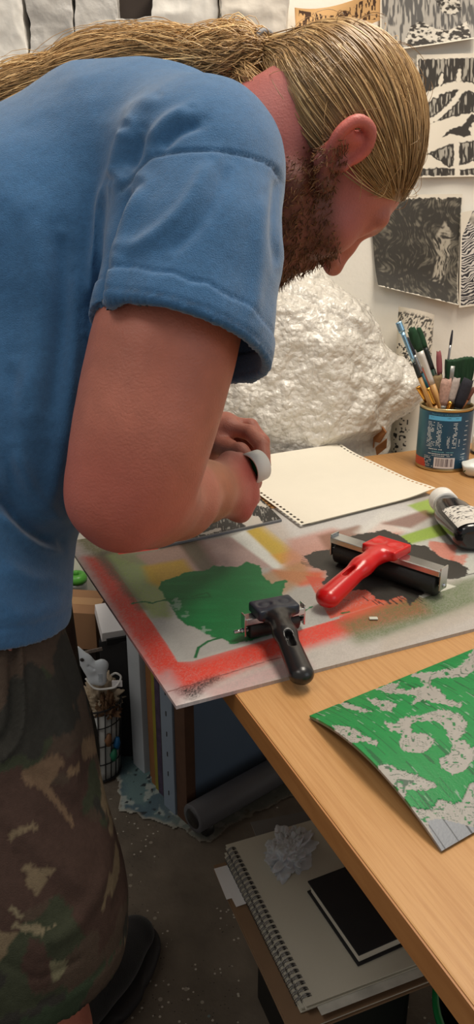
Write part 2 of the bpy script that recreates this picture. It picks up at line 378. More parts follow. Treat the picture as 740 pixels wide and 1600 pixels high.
# ================================================================== PAINTED BOARD
def paint_board():
    A = on(105, 850, .754); B = on(275, 1103, .754)
    ey = nrm(A-B); ex = np.array([-ey[1]*-1, -ey[0], 0]); ex = nrm(np.cross(ey, [0, 0, 1.])); Ld = np.linalg.norm(A-B)+.01; Wd = .62
    nu, nv = 470, 350
    X, Q, u, v = sheet(nu, nv, lambda u, v: B[None]+ex[None]*(u*Wd)[:, None]+ey[None]*(v*Ld)[:, None], .004)
    n = fbm(X[:, :2]*60, 3, 1)-.5; n2 = fbm(X[:, :2]*260, 3, 2)-.5; fine = fbm(X[:, :2]*1200, 1, 3)-.5
    def uvp(poly): return np.array([on(a, b, .754)[:2] for a, b in poly])
    col = np.tile(lin([176, 170, 164]), (len(X), 1))
    x = X[:, 0]; y = X[:, 1]
    def lay(poly, c, soft=.002, a=1., rough=0.0, grain=0.0):
        nonlocal col
        d = sdpoly(x, y, uvp(poly))+rough*(n*.6+n2*.6)
        m = sm(soft, -soft*.3, d)*a
        if grain: m = np.clip(m*(1+grain*fine*4)+grain*fine*(m > .03)*1.2, 0, 1)
        col = col*(1-m[:, None])+lin(c)*m[:, None]
    def stroke(pts, c, w, rough=.0, a=1, soft=.0005):
        nonlocal col
        d = sdline(x, y, uvp(pts))-w+rough*n2; m = sm(soft, -soft, d)*a; col = col*(1-m[:, None])+lin(c)*m[:, None]
    # silver and pink border
    lay([(100, 840), (170, 840), (330, 1090), (275, 1110)], [196, 186, 184], .01)
    # red spray band along two edges, crisp at the inside where it was masked
    lay([(138, 872), (176, 868), (280, 1034), (300, 1034), (530, 966), (640, 925), (660, 955), (530, 990), (390, 1035), (286, 1076), (252, 1058)], [206, 62, 46], .020, .96, .006, .10)
    lay([(250, 1058), (262, 1050), (285, 1085), (272, 1100)], [176, 150, 150], .012, .7)
    lay([(285, 1079), (318, 1066), (338, 1060), (300, 1088)], [40, 36, 36], .012, .75, .004, .3)
    stroke([(262, 1081), (330, 1060), (420, 1032), (470, 1018)], [110, 60, 56], .0006, .001)
    lay([(325, 1080), (400, 1052), (470, 1030), (480, 1040), (340, 1090)], [184, 150, 150], .012, .7, 0, .12)
    # inner panel
    lay([(166, 868), (420, 800), (690, 790), (740, 800), (740, 900), (700, 905), (656, 925), (516, 968), (478, 898), (530, 966), (300, 1033), (280, 1034)], [178, 176, 170], .0012)
    lay([(176, 868), (330, 870), (480, 900), (528, 966), (278, 1034)], [170, 170, 166], .001)
    lay([(262, 985), (350, 960), (420, 990), (300, 1030)], [148, 148, 146], .02, .5, 0, .12)
    # masked patches
    lay([(120, 838), (180, 842), (200, 880), (150, 868)], [112, 112, 70], .018, .85, .01, .14)
    lay([(150, 866), (166, 862), (206, 915), (236, 950), (222, 952), (186, 908)], [84, 80, 66], .012, .8, .01, .14)
    lay([(172, 868), (212, 866), (250, 905), (262, 962), (240, 962)], [142, 160, 100], .012, .85, .006, .1)
    lay([(186, 870), (300, 842), (330, 856), (300, 880), (216, 880)], [140, 138, 112], .012, .7)
    lay([(216, 868), (282, 852), (312, 892), (262, 906)], [186, 146, 136], .008, .7, .004)
    lay([(228, 886), (284, 876), (296, 892), (260, 920), (236, 908)], [192, 156, 52], .012, .9, .004)
    lay([(180, 856), (248, 850), (246, 858), (186, 866)], [222, 44, 34], .002, 1)
    lay([(282, 850), (316, 846), (340, 880), (318, 896)], [108, 94, 76], .008, .85)
    lay([(316, 846), (400, 836), (430, 870), (420, 885), (345, 890)], [176, 140, 136], .014, .7)
    lay([(362, 838), (384, 830), (480, 905), (462, 912)], [222, 226, 220], .006, .95)
    lay([(387, 830), (412, 822), (470, 870), (440, 880)], [196, 166, 54], .006, .95)
    lay([(430, 868), (462, 862), (480, 886), (456, 892)], [206, 150, 60], .012, .8)
    lay([(412, 820), (520, 800), (540, 850), (480, 870)], [196, 186, 178], .02, .8)
    lay([(440, 806), (560, 800), (640, 786), (648, 800), (560, 830), (470, 850)], [204, 202, 200], .018, .85)
    lay([(456, 845), (520, 828), (560, 860), (500, 900), (452, 885)], [188, 130, 116], .018, .75)
    lay([(430, 892), (500, 896), (500, 908), (470, 914), (440, 902)], [206, 92, 52], .012, .9)
    lay([(392, 905), (470, 880), (480, 900), (420, 940)], [168, 128, 84], .012, .7)
    lay([(478, 900), (516, 905), (600, 925), (628, 932), (516, 966)], [200, 84, 62], .002, .92, 0, .2)
    lay([(530, 960), (610, 930), (650, 940), (560, 965)], [204, 92, 66], .006, .8)
    lay([(555, 850), (600, 815), (628, 830), (590, 850)], [196, 110, 84], .01, .8); lay([(500, 838), (560, 822), (566, 850), (520, 870)], [132, 92, 72], .01, .8)
    lay([(560, 832), (600, 800), (660, 800), (640, 830)], [214, 212, 206], .014, .7)
    lay([(616, 842), (700, 815), (740, 800), (740, 828), (690, 836), (640, 850)], [140, 168, 62], .006, .95)
    lay([(640, 790), (690, 775), (700, 796), (668, 806)], [150, 178, 72], .008, .9)
    lay([(600, 818), (664, 798), (672, 806), (640, 824)], [128, 84, 72], .010, .8)
    lay([(650, 850), (740, 830), (740, 905), (700, 900)], [188, 190, 182], .012, .7)
    lay([(670, 845), (712, 852), (706, 876), (676, 866)], [196, 108, 88], .004, .8, .012); lay([(700, 870), (728, 866), (720, 888)], [196, 108, 88], .004, .7, .012)
    lay([(540, 975), (620, 944), (740, 905), (740, 945), (600, 990), (560, 1000)], [86, 104, 64], .02, .75, .006, .14)
    lay([(600, 1000), (740, 945), (740, 962), (600, 1015)], [170, 160, 148], .01, .6, 0, .12)
    lay([(640, 925), (690, 910), (712, 916), (660, 934)], [206, 206, 194], .001, .9)
    # emerald ink
    G = [(248, 918), (252, 908), (270, 903), (296, 893), (322, 892), (334, 884), (372, 886), (385, 878), (404, 884), (410, 900), (424, 912), (448, 905), (440, 930), (420, 960), (440, 985), (400, 998), (360, 1006), (345, 996), (330, 996), (318, 988), (290, 975), (276, 965), (268, 948), (258, 935)]
    lay(G, [10, 108, 56], .0012, 1, .009)
    g2 = fbm(np.c_[x*25, y*90], 3, 9); m = (sdpoly(x, y, uvp(G)) < -.004)[:, None]*sm(.45, .75, g2)[:, None]*.35; col = col*(1-m)+lin([28, 132, 74])*m
    stroke([(207, 943), (222, 940), (238, 942), (262, 936), (290, 936), (330, 933)], [8, 96, 50], .0016, .004)
    stroke([(300, 932), (324, 926), (328, 932), (306, 934)], [8, 88, 44], .0012, .001); stroke([(305, 1027), (310, 1012), (325, 1002), (345, 996)], [8, 96, 50], .0018, .001)
    stroke([(456, 965), (470, 958), (486, 948)], [24, 112, 66], .0012, .004); stroke([(534, 958), (545, 956)], [60, 100, 60], .0016, .002)
    for px, py, w_, h_ in ((275, 945, 16, 20), (290, 962, 14, 12), (318, 985, 16, 8)):
        lay([(px-w_/2, py), (px, py-h_/2), (px+w_/2, py), (px, py+h_/2)], [150, 170, 160], .002, .55, .022)
    # black ink, rolled out
    K = [(474, 868), (490, 862), (520, 858), (530, 840), (560, 836), (600, 828), (622, 836), (640, 850), (664, 852), (690, 872), (712, 878), (732, 888), (724, 902), (690, 905), (668, 912), (660, 926), (640, 946), (630, 930), (604, 938), (590, 936), (572, 920), (530, 925), (505, 912), (510, 892), (486, 884)]
    lay(K, [52, 49, 45], .001, 1, .012)
    for i in range(46):
        a = rng.random(); px = 470+a*60; py = 858+rng.random()*26+a*6; l = 6+rng.random()*14
        stroke([(px, py), (px+l, py+l*.22)], [48, 46, 42], .0007, .001)
    for i in range(22):
        px = 560+rng.random()*100; py = 925+rng.random()*14-(px-600)*.05; stroke([(px, py), (px+8, py+6)], [48, 46, 42], .0008, .001)
    stroke([(500, 936), (520, 936), (545, 938)], [60, 50, 46], .0006, .001); stroke([(632, 928), (666, 946)], [50, 60, 40], .0006, .001)
    stroke([(700, 905), (740, 896)], [60, 60, 58], .0008, .0005)
    lay([(560, 905), (600, 900), (612, 912), (576, 918)], [78, 78, 74], .006, .5, .008)
    ed = (v < .5/nv) | (u < .5/nu)
    col *= (1+.22*fine+.10*n2)[:, None]
    o = mk('painted_board', X, Q, mat('painted_card', rough=.5, attr='Col', bump=.0002, bscale=700), None, False, colors=np.clip(col, .002, 1), loc=dp(.3, .4))
    return tag(o, 'spray-painted backing board with green and black ink patches under the two rollers', 'board')
paint_board()
# small chips of dried paint on the board
for px, py, r_, c in ((583, 966, .006, [190, 192, 178]),):
    v, f = box(on(px, py, .7555), (.010, .006, .0012), bev=.0004); tag(mk('paint_flake', v, f, mat('pale_flake', [196, 198, 184], .6)), 'tiny pale flake of dried paint near the front edge of the board', 'paint flake')

# ================================================================== LINO PLATES
def pts_noise(X, s, o=3, seed=0): return fbm(X*s, o, seed)
def lino_green():
    A = on(483, 1118, .7535); B = on(690, 1328, .7535); C_ = on(740, 1015, .7535); ev = nrm(B-A); Lv = np.linalg.norm(B-A); eu = nrm(C_-A); Wd = .30
    def fn(u, v):
        lift = .017*4*v*(1-v)*(1-.55*u)+.002*u
        return A+np.outer(u*Wd, eu)+np.outer(v*Lv, ev)+np.outer(lift, [0, 0, 1])
    X, Q, u, v = sheet(340, 260, fn, -.0032) if np.cross(eu, ev)[2] < 0 else sheet(340, 260, fn, .0032)
    px, py, _ = proj(X); s = 740/270.
    zx = (px-470)*s; zy = (py-1000)*s; L = X@np.array([*(nrm(ev[:2]*.92+eu[:2]*.2)), 0]); Pn = X@nrm(np.cross(ev, [0, 0, 1]))
    j = (fbm(np.c_[zx/9, zy/9], 2, 3)-.5)*15+(fbm(np.c_[Pn*900, L*60], 2, 4)-.5)*8
    col = np.tile(lin([8, 128, 62]), (len(X), 1)); col *= (1+.25*(fbm(np.c_[Pn*500, L*40], 2, 6)-.5))[:, None]
    # carved hairlines running down the plate
    hl_ = fbm(np.c_[Pn*700, L*35], 1, 8); m = (hl_ > .80)[:, None]; col = np.where(m, lin([10, 92, 48]), col); m = (fbm(np.c_[Pn*800, L*90], 1, 18) > .90)[:, None]; col = np.where(m, lin([120, 150, 128]), col)
    polys = [[(150, 270), (175, 262), (300, 302), (270, 312), (200, 292)], [(275, 245), (330, 250), (415, 270), (385, 305), (350, 300), (310, 275)],
             [(130, 362), (190, 370), (240, 385), (270, 410), (335, 432), (320, 450), (260, 432), (225, 440), (200, 438), (160, 400)],
             [(320, 535), (370, 530), (440, 560), (520, 585), (590, 622), (530, 645), (470, 640), (430, 645), (380, 610), (345, 575)],
             [(320, 210), (380, 185), (420, 178), (410, 205), (450, 215), (530, 195), (500, 160), (465, 155), (480, 140), (560, 135), (660, 120), (700, 90), (740, 40), (745, 120), (700, 155), (640, 160), (560, 160), (555, 190), (600, 215), (620, 250), (690, 270), (680, 290), (600, 270), (520, 255), (470, 280), (490, 240), (420, 225), (370, 228)],
             [(350, 345), (400, 355), (440, 330), (520, 320), (560, 305), (610, 295), (680, 315), (710, 350), (700, 400), (660, 430), (700, 425), (730, 460), (745, 450), (745, 500), (700, 560), (650, 575), (600, 545), (590, 510), (640, 480), (650, 450), (630, 420), (620, 380), (580, 345), (500, 345), (470, 360), (480, 395), (530, 395), (575, 420), (560, 450), (540, 470), (500, 485), (440, 470), (420, 440), (430, 400), (380, 385)],
             [(470, 715), (560, 725), (590, 680), (650, 700), (690, 690), (720, 620), (745, 600), (745, 860), (600, 905), (540, 820)],
             [(400, 640), (450, 650), (440, 680), (420, 665)]]
    dm = np.full(len(X), 1e9)
    for p in polys: dm = np.minimum(dm, sdpoly(zx, zy, p))
    carved = dm+j < 0
    grey = lin([158, 154, 148])*np.ones((len(X), 1))*(1+.16*(fbm(X*300, 2, 5)-.5))[:, None]
    line = (np.abs(((fbm(np.c_[zx/60, zy/60], 1, 12)*12) % 1)-.5) < .07) & (fbm(np.c_[zx/22, zy/22], 1, 14) > .45)
    grey = np.where(line[:, None], lin([70, 92, 78]), grey)
    isl = (fbm(np.c_[zx/16+3, zy/9], 1, 22) > .80) & (dm < -8) & (zy < 800); grey = np.where(isl[:, None], lin([10, 112, 58]), grey)
    col = np.where(carved[:, None], grey, col)
    foot = sdpoly(zx, zy, [(540, 770), (600, 760), (745, 800), (745, 910), (590, 915)])+j*.6 < 0
    stripes = np.abs(((Pn*70) % 1)-.5) < .05
    col = np.where((foot & carved)[:, None], np.where(stripes[:, None], lin([72, 74, 78]), lin([138, 142, 148])), col)
    # carved areas sit lower
    n_ = len(X)//2; dz = np.zeros(len(X)); dz[:n_] = -.0009*sm(4, -4, (dm+j)[:n_]); X = X+np.outer(dz, [0, 0, 1])
    bot = np.zeros(len(X), bool); bot[n_:] = True; col[bot] = lin([120, 112, 104])
    o = mk('lino_plate', X, Q, mat('inked_lino', rough=.45, attr='Col', bump=.0003, bscale=500, spec=.45), None, False, colors=np.clip(col, .002, 1), loc=A)
    tag(o, 'carved lino plate inked emerald green, curling on the bare desktop', 'lino plate')
lino_green()
def lino_small():
    A = on(250, 857, .7545); B = on(440, 815, .7545); T = on(393, 768, .7545); eu = nrm(B-A); Wd = np.linalg.norm(B-A); ev = T-B
    X, Q, u, v = sheet(190, 130, lambda u, v: A+np.outer(u*Wd, eu)+np.outer(v, ev)+[0, 0, .0034], .0032)
    px, py, _ = proj(X); s = 740/220.; zx = (px-230)*s; zy = (py-770)*s
    st_ = fbm(np.c_[u*150-v*30, v*14], 1, 3); col = np.where((st_ > .74)[:, None], lin([150, 148, 142]), lin([34, 33, 32]))
    j = (fbm(np.c_[zx/10, zy/10], 2, 5)-.5)*14
    for p in ([(120, 245), (200, 205), (300, 180), (345, 190), (395, 182), (380, 200), (300, 222), (240, 225), (160, 240)], [(488, 95), (500, 88), (520, 110), (580, 125), (612, 160), (600, 170), (530, 190), (500, 160)], [(560, 12), (600, 50), (640, 80), (560, 60), (530, 60)]):
        col = np.where((sdpoly(zx, zy, p)+j < 0)[:, None], lin([198, 192, 182]), col)
    col = np.where((sdpoly(zx, zy, [(260, 195), (330, 183), (350, 190), (300, 208), (262, 212)])+j*.5 < 0)[:, None], lin([34, 33, 32]), col)
    col = np.where(((u < .012) | (v < .02))[:, None], lin([120, 122, 126]), col); col[len(X)//2:] = lin([112, 116, 122])
    o = mk('lino_plate', X, Q, mat('inked_lino'), None, False, colors=col, loc=A)
    tag(o, 'small lino plate inked black and white, lying below the hands', 'lino plate')
lino_small()

# ================================================================== PERFORATED PAPER
def paper_sheet(dz, holes, dx=0):
    R_ = on(680, 770, .757); B = on(470, 823, .757); T = on(530, 697, .757); eu = R_-B; ev = T-R_
    nu = 64; nv = 106; us = np.linspace(0, 1, nu); vs = np.linspace(0, 1, nv); Uu, Vv = np.meshgrid(us, vs, indexing='ij')
    curl = .006*np.clip(Vv-.75, 0, 1)**2*16+.0018*np.sin(Uu*5)*Vv+.006*np.exp(-((1-Uu)**2+(Vv)**2)*40)
    X = B+Uu[..., None]*eu+Vv[..., None]*ev+curl[..., None]*np.array([0, 0, 1])+np.array([dx, -dx, dz]); idx = np.arange(nu*nv).reshape(nu, nv); keep = np.ones((nu-1, nv-1), bool)
    if not holes: keep[:4] = False; keep[-4:] = False
    if holes:
        for side in (1, nu-3):
            keep[side, 2:nv-2:4] = False; keep[side, 3:nv-2:4] = False
    Q = np.stack([idx[:-1, :-1], idx[1:, :-1], idx[1:, 1:], idx[:-1, 1:]], -1)[keep]
    pos = X.reshape(-1, 3); return pos, Q
pad = thing('paper_sheets', 'blank cream paper sheets with punched hole rows lying across the board corner', 'paper', on(575, 760, .754))
papm = mat('cream_paper', [240, 233, 216], .8, bump=.0002, bscale=300, var=.012, vscale=30)
for k, (dz, hl2, dx) in enumerate(((.0, False, 0), (.0016, True, 0))):
    v, q = paper_sheet(dz+.001, hl2, dx); mk('paper_sheet', v, q, papm, pad)

# ================================================================== BRAYERS
def brayer(name, label, O, ex, hd, rl, rr, plate, hcol, headcol, hl_len, dimple, slot_t, handle_r, hz_end, nub=False):
    """O: point on the surface under the roller centre, ex roller direction, hd handle direction"""
    ex = nrm(ex); ez = np.array([0, 0, 1.]); ey = nrm(np.cross(ez, ex)); ey = ey if ey@hd > 0 else -ey
    W = lambda x, y, z: np.asarray(O)+ex*x+ey*y+ez*z
    th_ = thing(name, label, 'brayer', O)
    rub = mat('black_rubber', [34, 33, 32], .45, bump=.0003, bscale=300); met = mat('bright_steel', [205, 208, 210], .22, 1, var=.12, vscale=60)
    mk('roller', *lathe([(rr*.8, -rl/2-.001), (rr, -rl/2+.001), (rr, rl/2-.001), (rr*.8, rl/2+.001)], W(0, 0, rr), ex, 36), rub, th_)
    mk('axle', *tube([W(-rl/2-.009, 0, rr), W(rl/2+.009, 0, rr)], .0028, 12), met, th_)
    R3 = np.array([ex, ey, ez]).T; zt = rr*2+.006
    pw = plate
    parts = [box(W(0, .002, zt), (rl+.014, pw, .0018), R3, .0005)]
    for s_ in (-1, 1):
        parts.append(box(W(s_*(rl/2+.0065), .002, zt-(zt-rr)/2), (.0018, pw*.85, zt-rr+.009), R3, .0005))
    parts.append(box(W(0, .002-pw/2, zt-.003), (rl+.012, .0016, .007), R3, .0004)); parts.append(box(W(0, .002+pw/2, zt-.003), (rl+.012, .0016, .007), R3, .0004))
    mk('bracket', *join(*parts), met, th_, False)
    if nub: mk('axle_pin', *tube([W(-rl/2-.006, 0, rr), W(-rl/2-.017, 0, rr)], .0022, 10), met, th_)
    # plastic head and handle as one moulded piece
    hdn = nrm(hd); hx = hdn@ex; hy = hdn@ey; hw, hh = headcol
    F_ = Field(rng_axis((-.16, .16, .0012)), rng_axis((-.04, .17, .0012)), rng_axis((-.004, .062, .0012)))
    X_, Y_, Z_ = F_.x[:, None, None], F_.y[None, :, None], F_.z[None, None, :]
    qx = np.abs(X_)-hw/2+.0022; qy = np.abs(Y_-.003)-hh/2+.0022; qz = np.abs(Z_-(zt+.0060))-.0060+.0022
    bx = np.sqrt(np.maximum(qx, 0)**2+np.maximum(qy, 0)**2+np.maximum(qz, 0)**2)+np.minimum(np.maximum(qx, np.maximum(qy, qz)), 0)-.0022
    F_.f = np.minimum(F_.f, bx.astype(np.float32))
    end = np.array([hx, hy])*hl_len; s0 = np.array([hx, hy])*(hh*.52)
    pA = np.array([s0[0], s0[1], zt+.004]); pB = np.array([end[0]*.45, end[1]*.45, zt+.004-.25*(zt+.004-hz_end)]); pC = np.array([end[0], end[1], hz_end])
    F_.chain([pA, pA*.6+pB*.4, pB, pC], [handle_r*.85, handle_r*.72, handle_r*.86, handle_r*1.06], .010, ((0, 0, 1), .82))
    for s_ in (-1, 1): F_.cap([s_*hw*.28, hh*.42, zt+.004], pA*.75+pB*.25, .005, handle_r*.55, .007, fl=((0, 0, 1), .8))
    for s_ in (-1, 1): F_.ell([s_*hw*.235, 0.001, zt+.0138], (dimple, dimple, .0040), None, .0008, '-')
    if hcol[2]:
        for s_ in (-1, 1): F_.ell([s_*hw*.235, 0.001, zt+.0098], (dimple*.8, dimple*.8, .0022), None, .001)
    sA = pB*(1-slot_t)+pC*slot_t; sd = nrm(pC-pB); up_ = np.array([0, 0, 1])
    F_.cap(sA-sd*.008+up_*.004, sA+sd*.008+up_*.004, .0036, k=.001, mode='-'); F_.cap(sA-sd*.008+up_*handle_r*.8, sA+sd*.008+up_*handle_r*.8, .0036, k=.001, mode='-')
    for q_ in (.2, .5): F_.cap(sA-sd*.008+up_*(.004+(handle_r*.8-.004)*q_), sA+sd*.008+up_*(.004+(handle_r*.8-.004)*q_), .0036, k=.001, mode='-')
    v, q = F_.mesh(); v = relax(v, q, 1); n1_ = v[:, 1]*hy+v[:, 0]*hx
    mi = None; mats = [hcol[0]]
    if hcol[1] is not None:
        cx = v[q].mean(1); mi = ((np.abs(cx[:, 0]) < hw/2+.001) & (cx[:, 1] < hh/2+.004)).astype(int); mats.append(hcol[1])
    mk('handle', W(0, 0, 0)+v@R3.T, q, mats, th_, mi=mi)
    return th_, W, zt, R3
redp = mat('red_plastic', [204, 18, 20], .28, coat=.3); blkp = mat('black_plastic', [30, 29, 30], .3, coat=.2); navy = mat('dark_navy_plastic', [34, 40, 54], .4)
a = on(529, 842, .788); b2_ = on(688, 892, .788); O = (a+b2_)/2; O[2] = .7545
hd = on(513, 928, .775)-np.array([O[0], O[1], .775]); 
brayer('brayer', 'brayer with a red plastic handle and wide roller resting in black ink', O, b2_-a, hd, .152, .0155, .020, (redp, None, False), (.050, .040), np.linalg.norm(hd[:2]), .0105, .42, .0145, .0165)
a = on(388, 962, .782); b2_ = on(463, 947, .782); O = (a+b2_)/2; O[2] = .7545
hd = on(470, 1048, .77)-np.array([O[0], O[1], .77])
brayer('brayer', 'brayer with a black plastic handle, dark head and short roller beside the green ink', O, b2_-a, hd, .060, .0105, .013, (blkp, navy, True), (.050, .030), np.linalg.norm(hd[:2]), .0095, .35, .0125, .0125, nub=True)
# ================================================================== PRINTS ON THE WALL
def quad_uv(c, u, v):  # c: tl, tr, br, bl
    c = [np.asarray(q, float) for q in c]; return ((1-u)*(1-v))[:, None]*c[0]+(u*(1-v))[:, None]*c[1]+(u*v)[:, None]*c[2]+((1-u)*v)[:, None]*c[3]
INK = lin([58, 54, 50]); PAP = lin([226, 218, 202])
def wall_print(corn, fn, label, name='lino_print', y=WY-.006, curl=None, nu=200, nv=240, group=None):
    cs = [onY(a, b_, y) for a, b_ in corn]
    def pos(u, v):
        X = quad_uv(cs, u, v); X[:, 1] += .002*np.sin(u*7+v*4)-.002
        if curl is not None: X = X+curl(u, v)
        X[:, 1] = np.minimum(X[:, 1], WY-.002); return X
    X, Q, u, v = sheet(nu, nv, pos, 0)
    px = (u*(corn[1][0]-corn[0][0])*(1-v)+u*v*(corn[2][0]-corn[3][0])+corn[0][0]*(1-v)+corn[3][0]*v); py = quad_uv([(0, c[1], 0) for c in corn], u, v)[:, 1]
    col = fn(u, v, px, py)
    o = mk(name, X, Q, mat('printed_paper', rough=.8, attr='Col'), None, True, colors=np.clip(col, .002, 1)); tag(o, label, 'print', group); return o
def mixc(m, a, b_): m = np.clip(m, 0, 1)[:, None]; return a*(1-m)+b_*m
def pr1(u, v, px, py):
    vs = fbm(np.c_[px/2.6, py/16], 2, 3); g = sm(.42, .62, vs+.12*(fbm(np.c_[px/20, py/20], 2, 4)-.5)*2)
    col = mixc(g*.75, lin([88, 86, 84]), lin([184, 178, 168]))
    w = fbm(np.c_[px/5+py/9, py/3.5-px/14], 2, 6); pat = mixc(sm(.40, .62, w), INK, lin([204, 197, 184]))
    reg = np.minimum(sdpoly(px, py, [(628, 70), (640, 42), (655, 34), (680, 46), (700, 48), (728, 34), (732, 60), (700, 72), (652, 82)]), sdpoly(px, py, [(676, -4), (716, -4), (720, 14), (710, 24), (690, 20)]))
    col = mixc(sm(1, -1, reg), col, pat)
    e = np.minimum(np.minimum(u, 1-u)*140, (1-v)*90); return mixc(sm(2.5, 1.5, e), col, PAP)
def pr2(u, v, px, py):
    vs = fbm(np.c_[px/2.2, py/14], 2, 13); col = mixc(sm(.50, .66, vs), INK, lin([170, 164, 152]))
    br = np.minimum.reduce([sdline(px, py, [(650, 168), (672, 146), (700, 134), (718, 132), (742, 136)])-6, sdline(px, py, [(690, 142), (715, 133), (716, 110)])-3, sdline(px, py, [(682, 148), (690, 116)])-2.5,
                            sdline(px, py, [(650, 200), (684, 180), (705, 160), (724, 136)])-4, sdline(px, py, [(730, 214), (738, 190), (745, 180)])-4])
    wh = sdpoly(px, py, [(640, 214), (670, 192), (700, 182), (745, 172), (745, 216), (700, 224), (664, 240), (650, 246)]); dk = sdpoly(px, py, [(689, 213), (702, 200), (722, 194), (736, 176), (745, 178), (732, 200), (736, 210), (722, 212), (702, 208)])
    wh2 = sdpoly(px, py, [(640, 250), (668, 240), (700, 262), (745, 250), (745, 262), (716, 264), (680, 262), (640, 264)]); e = np.minimum(np.minimum(br, wh), wh2); st = np.abs(px-712)-4
    e = np.minimum(e, np.where(py > 214, st, 99)); j = (fbm(np.c_[px/4, py/4], 1, 5)-.5)*3
    col = mixc(sm(.8, -.8, e+j), col, PAP); col = mixc(((np.abs(e+j-1.6) < 1.0))*.9, col, INK); col = mixc(sm(.8, -.8, dk+j), col, INK)
    ed = np.minimum(np.minimum(u*90, 99), np.minimum(v*60*3-4, (1-v)*190)); return mixc(sm(3, 2, ed+j), col, PAP)
def pr3(u, v, px, py):
    big = fbm(np.c_[px/30, py/38], 3, 23); wx = (fbm(np.c_[px/34, py/30], 2, 71)-.5)*46; vs = fbm(np.c_[(px+wx)/1.9, (py+wx*.3)/8], 2, 24)*.7+.3*fbm(np.c_[px/5, py/5], 2, 29); w = fbm(np.c_[px/7, py/5], 2, 25)
    g = sm(.42, .80, vs+.55*(big-.5)+.25*(w-.5)); col = mixc(g*.85, lin([62, 59, 54]), lin([132, 126, 112]))
    t = sdpoly(px, py, [(676, 372), (694, 345), (704, 356), (702, 400), (690, 448), (674, 440), (682, 400)]); g2 = sm(.40, .60, vs); col = mixc(sm(2, -2, t)*g2, col, lin([176, 168, 152]))
    rdg = sdline(px, py, [(588, 424), (612, 436), (636, 424), (648, 418), (664, 438), (690, 448)])-4; col = mixc(sm(1.5, -1.5, rdg+(w-.5)*5), col, lin([62, 59, 55]))
    n_ = (fbm(np.c_[px/3, py/3], 1, 5)-.5)*3; e = np.minimum(np.minimum(u*140+9, (1-u)*140+n_*.5), np.minimum(v*170-5+n_*1.5, (1-v)*160+n_)); return mixc(sm(1.6, .8, e), col, PAP)
def pr4(u, v, px, py):
    wv = np.sin((py*1.35+8*np.sin(px/9)+(fbm(np.c_[px/9, py/9], 2, 3)-.5)*14)); m = fbm(np.c_[px/6, py/6], 2, 33)
    col = mixc(sm(-.1, .35, wv+(m-.5)*1.5), lin([52, 50, 56]), lin([214, 208, 200])); d = sdpoly(px, py, [(724, 338), (760, 325), (760, 372), (735, 350)]); col = mixc(sm(2, -2, d), col, mixc(m, INK, PAP))
    c = np.minimum(u*100-2+4*np.maximum(.25-v, 0)*-20, (1-v)*150-2); return mixc(sm(1.5, .5, c), col, PAP)
def pr0(u, v, px, py):
    vs = fbm(np.c_[px/2.0, py/7], 2, 43); col = mixc(sm(.50, .55, vs+.12*(fbm(np.c_[px/10, py/8], 2, 3)-.5)*2)*(sdpoly(px, py, [(466, 26), (486, 24), (520, 26), (560, 8), (582, 4), (584, 40), (560, 34), (500, 44), (466, 50)]) < 1), lin([206, 164, 112]), lin([70, 46, 30]))
    return mixc(sm(3, 0, np.minimum(u, 1-u)*130)*.5, col, lin([150, 104, 62]))
wall_print([(594, -16), (742, -20), (744, 62), (592, 84)], pr1, 'ink print of vertical strokes over a wavy patch, highest in the column of prints', curl=lambda u, v: np.outer(-.012*v*v, [0, 1, 0]))
wall_print([(650, 86), (752, 84), (750, 276), (650, 278)], pr2, 'ink print of pale bending branches, second from the top of the column', curl=lambda u, v: np.outer(-.008*np.abs(v-.3), [0, 1, 0]))
wall_print([(576, 305), (722, 303), (712, 479), (588, 449)], pr3, 'dark ink print of a rocky landscape pinned beside the face, lower edge curling', curl=lambda u, v: np.outer(.022*np.clip(v-.7, 0, 1)**2*8, [0, -1, .3]))
wall_print([(718, 332), (800, 318), (800, 470), (714, 480)], pr4, 'ink print of tight wavy hatching, cut off by the right edge of the photo', curl=lambda u, v: np.outer(-.010*(1-u), [0, 1, 0]))
wall_print([(458, 24), (590, -6), (588, 44), (460, 60)], pr0, 'brown paper print with burnt-looking dark marks above the ponytail hair', curl=lambda u, v: np.outer(.03*np.abs(u-.5)**2*4, [0, -1, .2]))
# nail hole and rolled print
v, f = lathe([(.0016, 0), (.0022, .002), (.0012, .0035)], onY(533, 416, WY), [0, -1, 0], 12); tag(mk('nail', v, f, mat('dark_nail', [44, 40, 38], .5)), 'tiny dark nail head in the bare white wall below the nose', 'nail')
def rolled():
    c0 = onY(645, 600, 1.735); c0[2] = .702; top = onY(647, 486, 1.735)[2]; r0 = .036; h = top-c0[2]
    nu, nv = 200, 260; X, Q, u, v = sheet(nu, nv, lambda u, v: np.stack([c0[0]-.004*v+(r0+.006*u)*np.cos(-2.2+u*7.2), c0[1]+(r0+.006*u)*np.sin(-2.2+u*7.2), c0[2]+v*h-.010*(np.cos(-2.2+u*7.2-0.4)+.0)*v], 1))
    px, py, _ = proj(X); w = fbm(np.c_[px/2.0+py/5, py/3.0], 2, 3); bl = sdpoly(px, py, [(612, 470), (636, 474), (676, 500), (676, 620), (640, 620), (622, 560), (640, 520), (620, 500)])
    m = sm(.5, .56, w)*sm(3, -3, bl)*sm(.985, .96, v); col = mixc(m*.9, PAP, lin([48, 45, 42])); d = (fbm(np.c_[px/3, py/3], 1, 8) > .74) & (px < 640) & (py > 536); col[d] = lin([48, 45, 42])
    tag(mk('rolled_print', X, Q, mat('printed_paper'), None, True, colors=col), 'rolled-up ink print standing on end behind the brushes', 'print')
rolled()

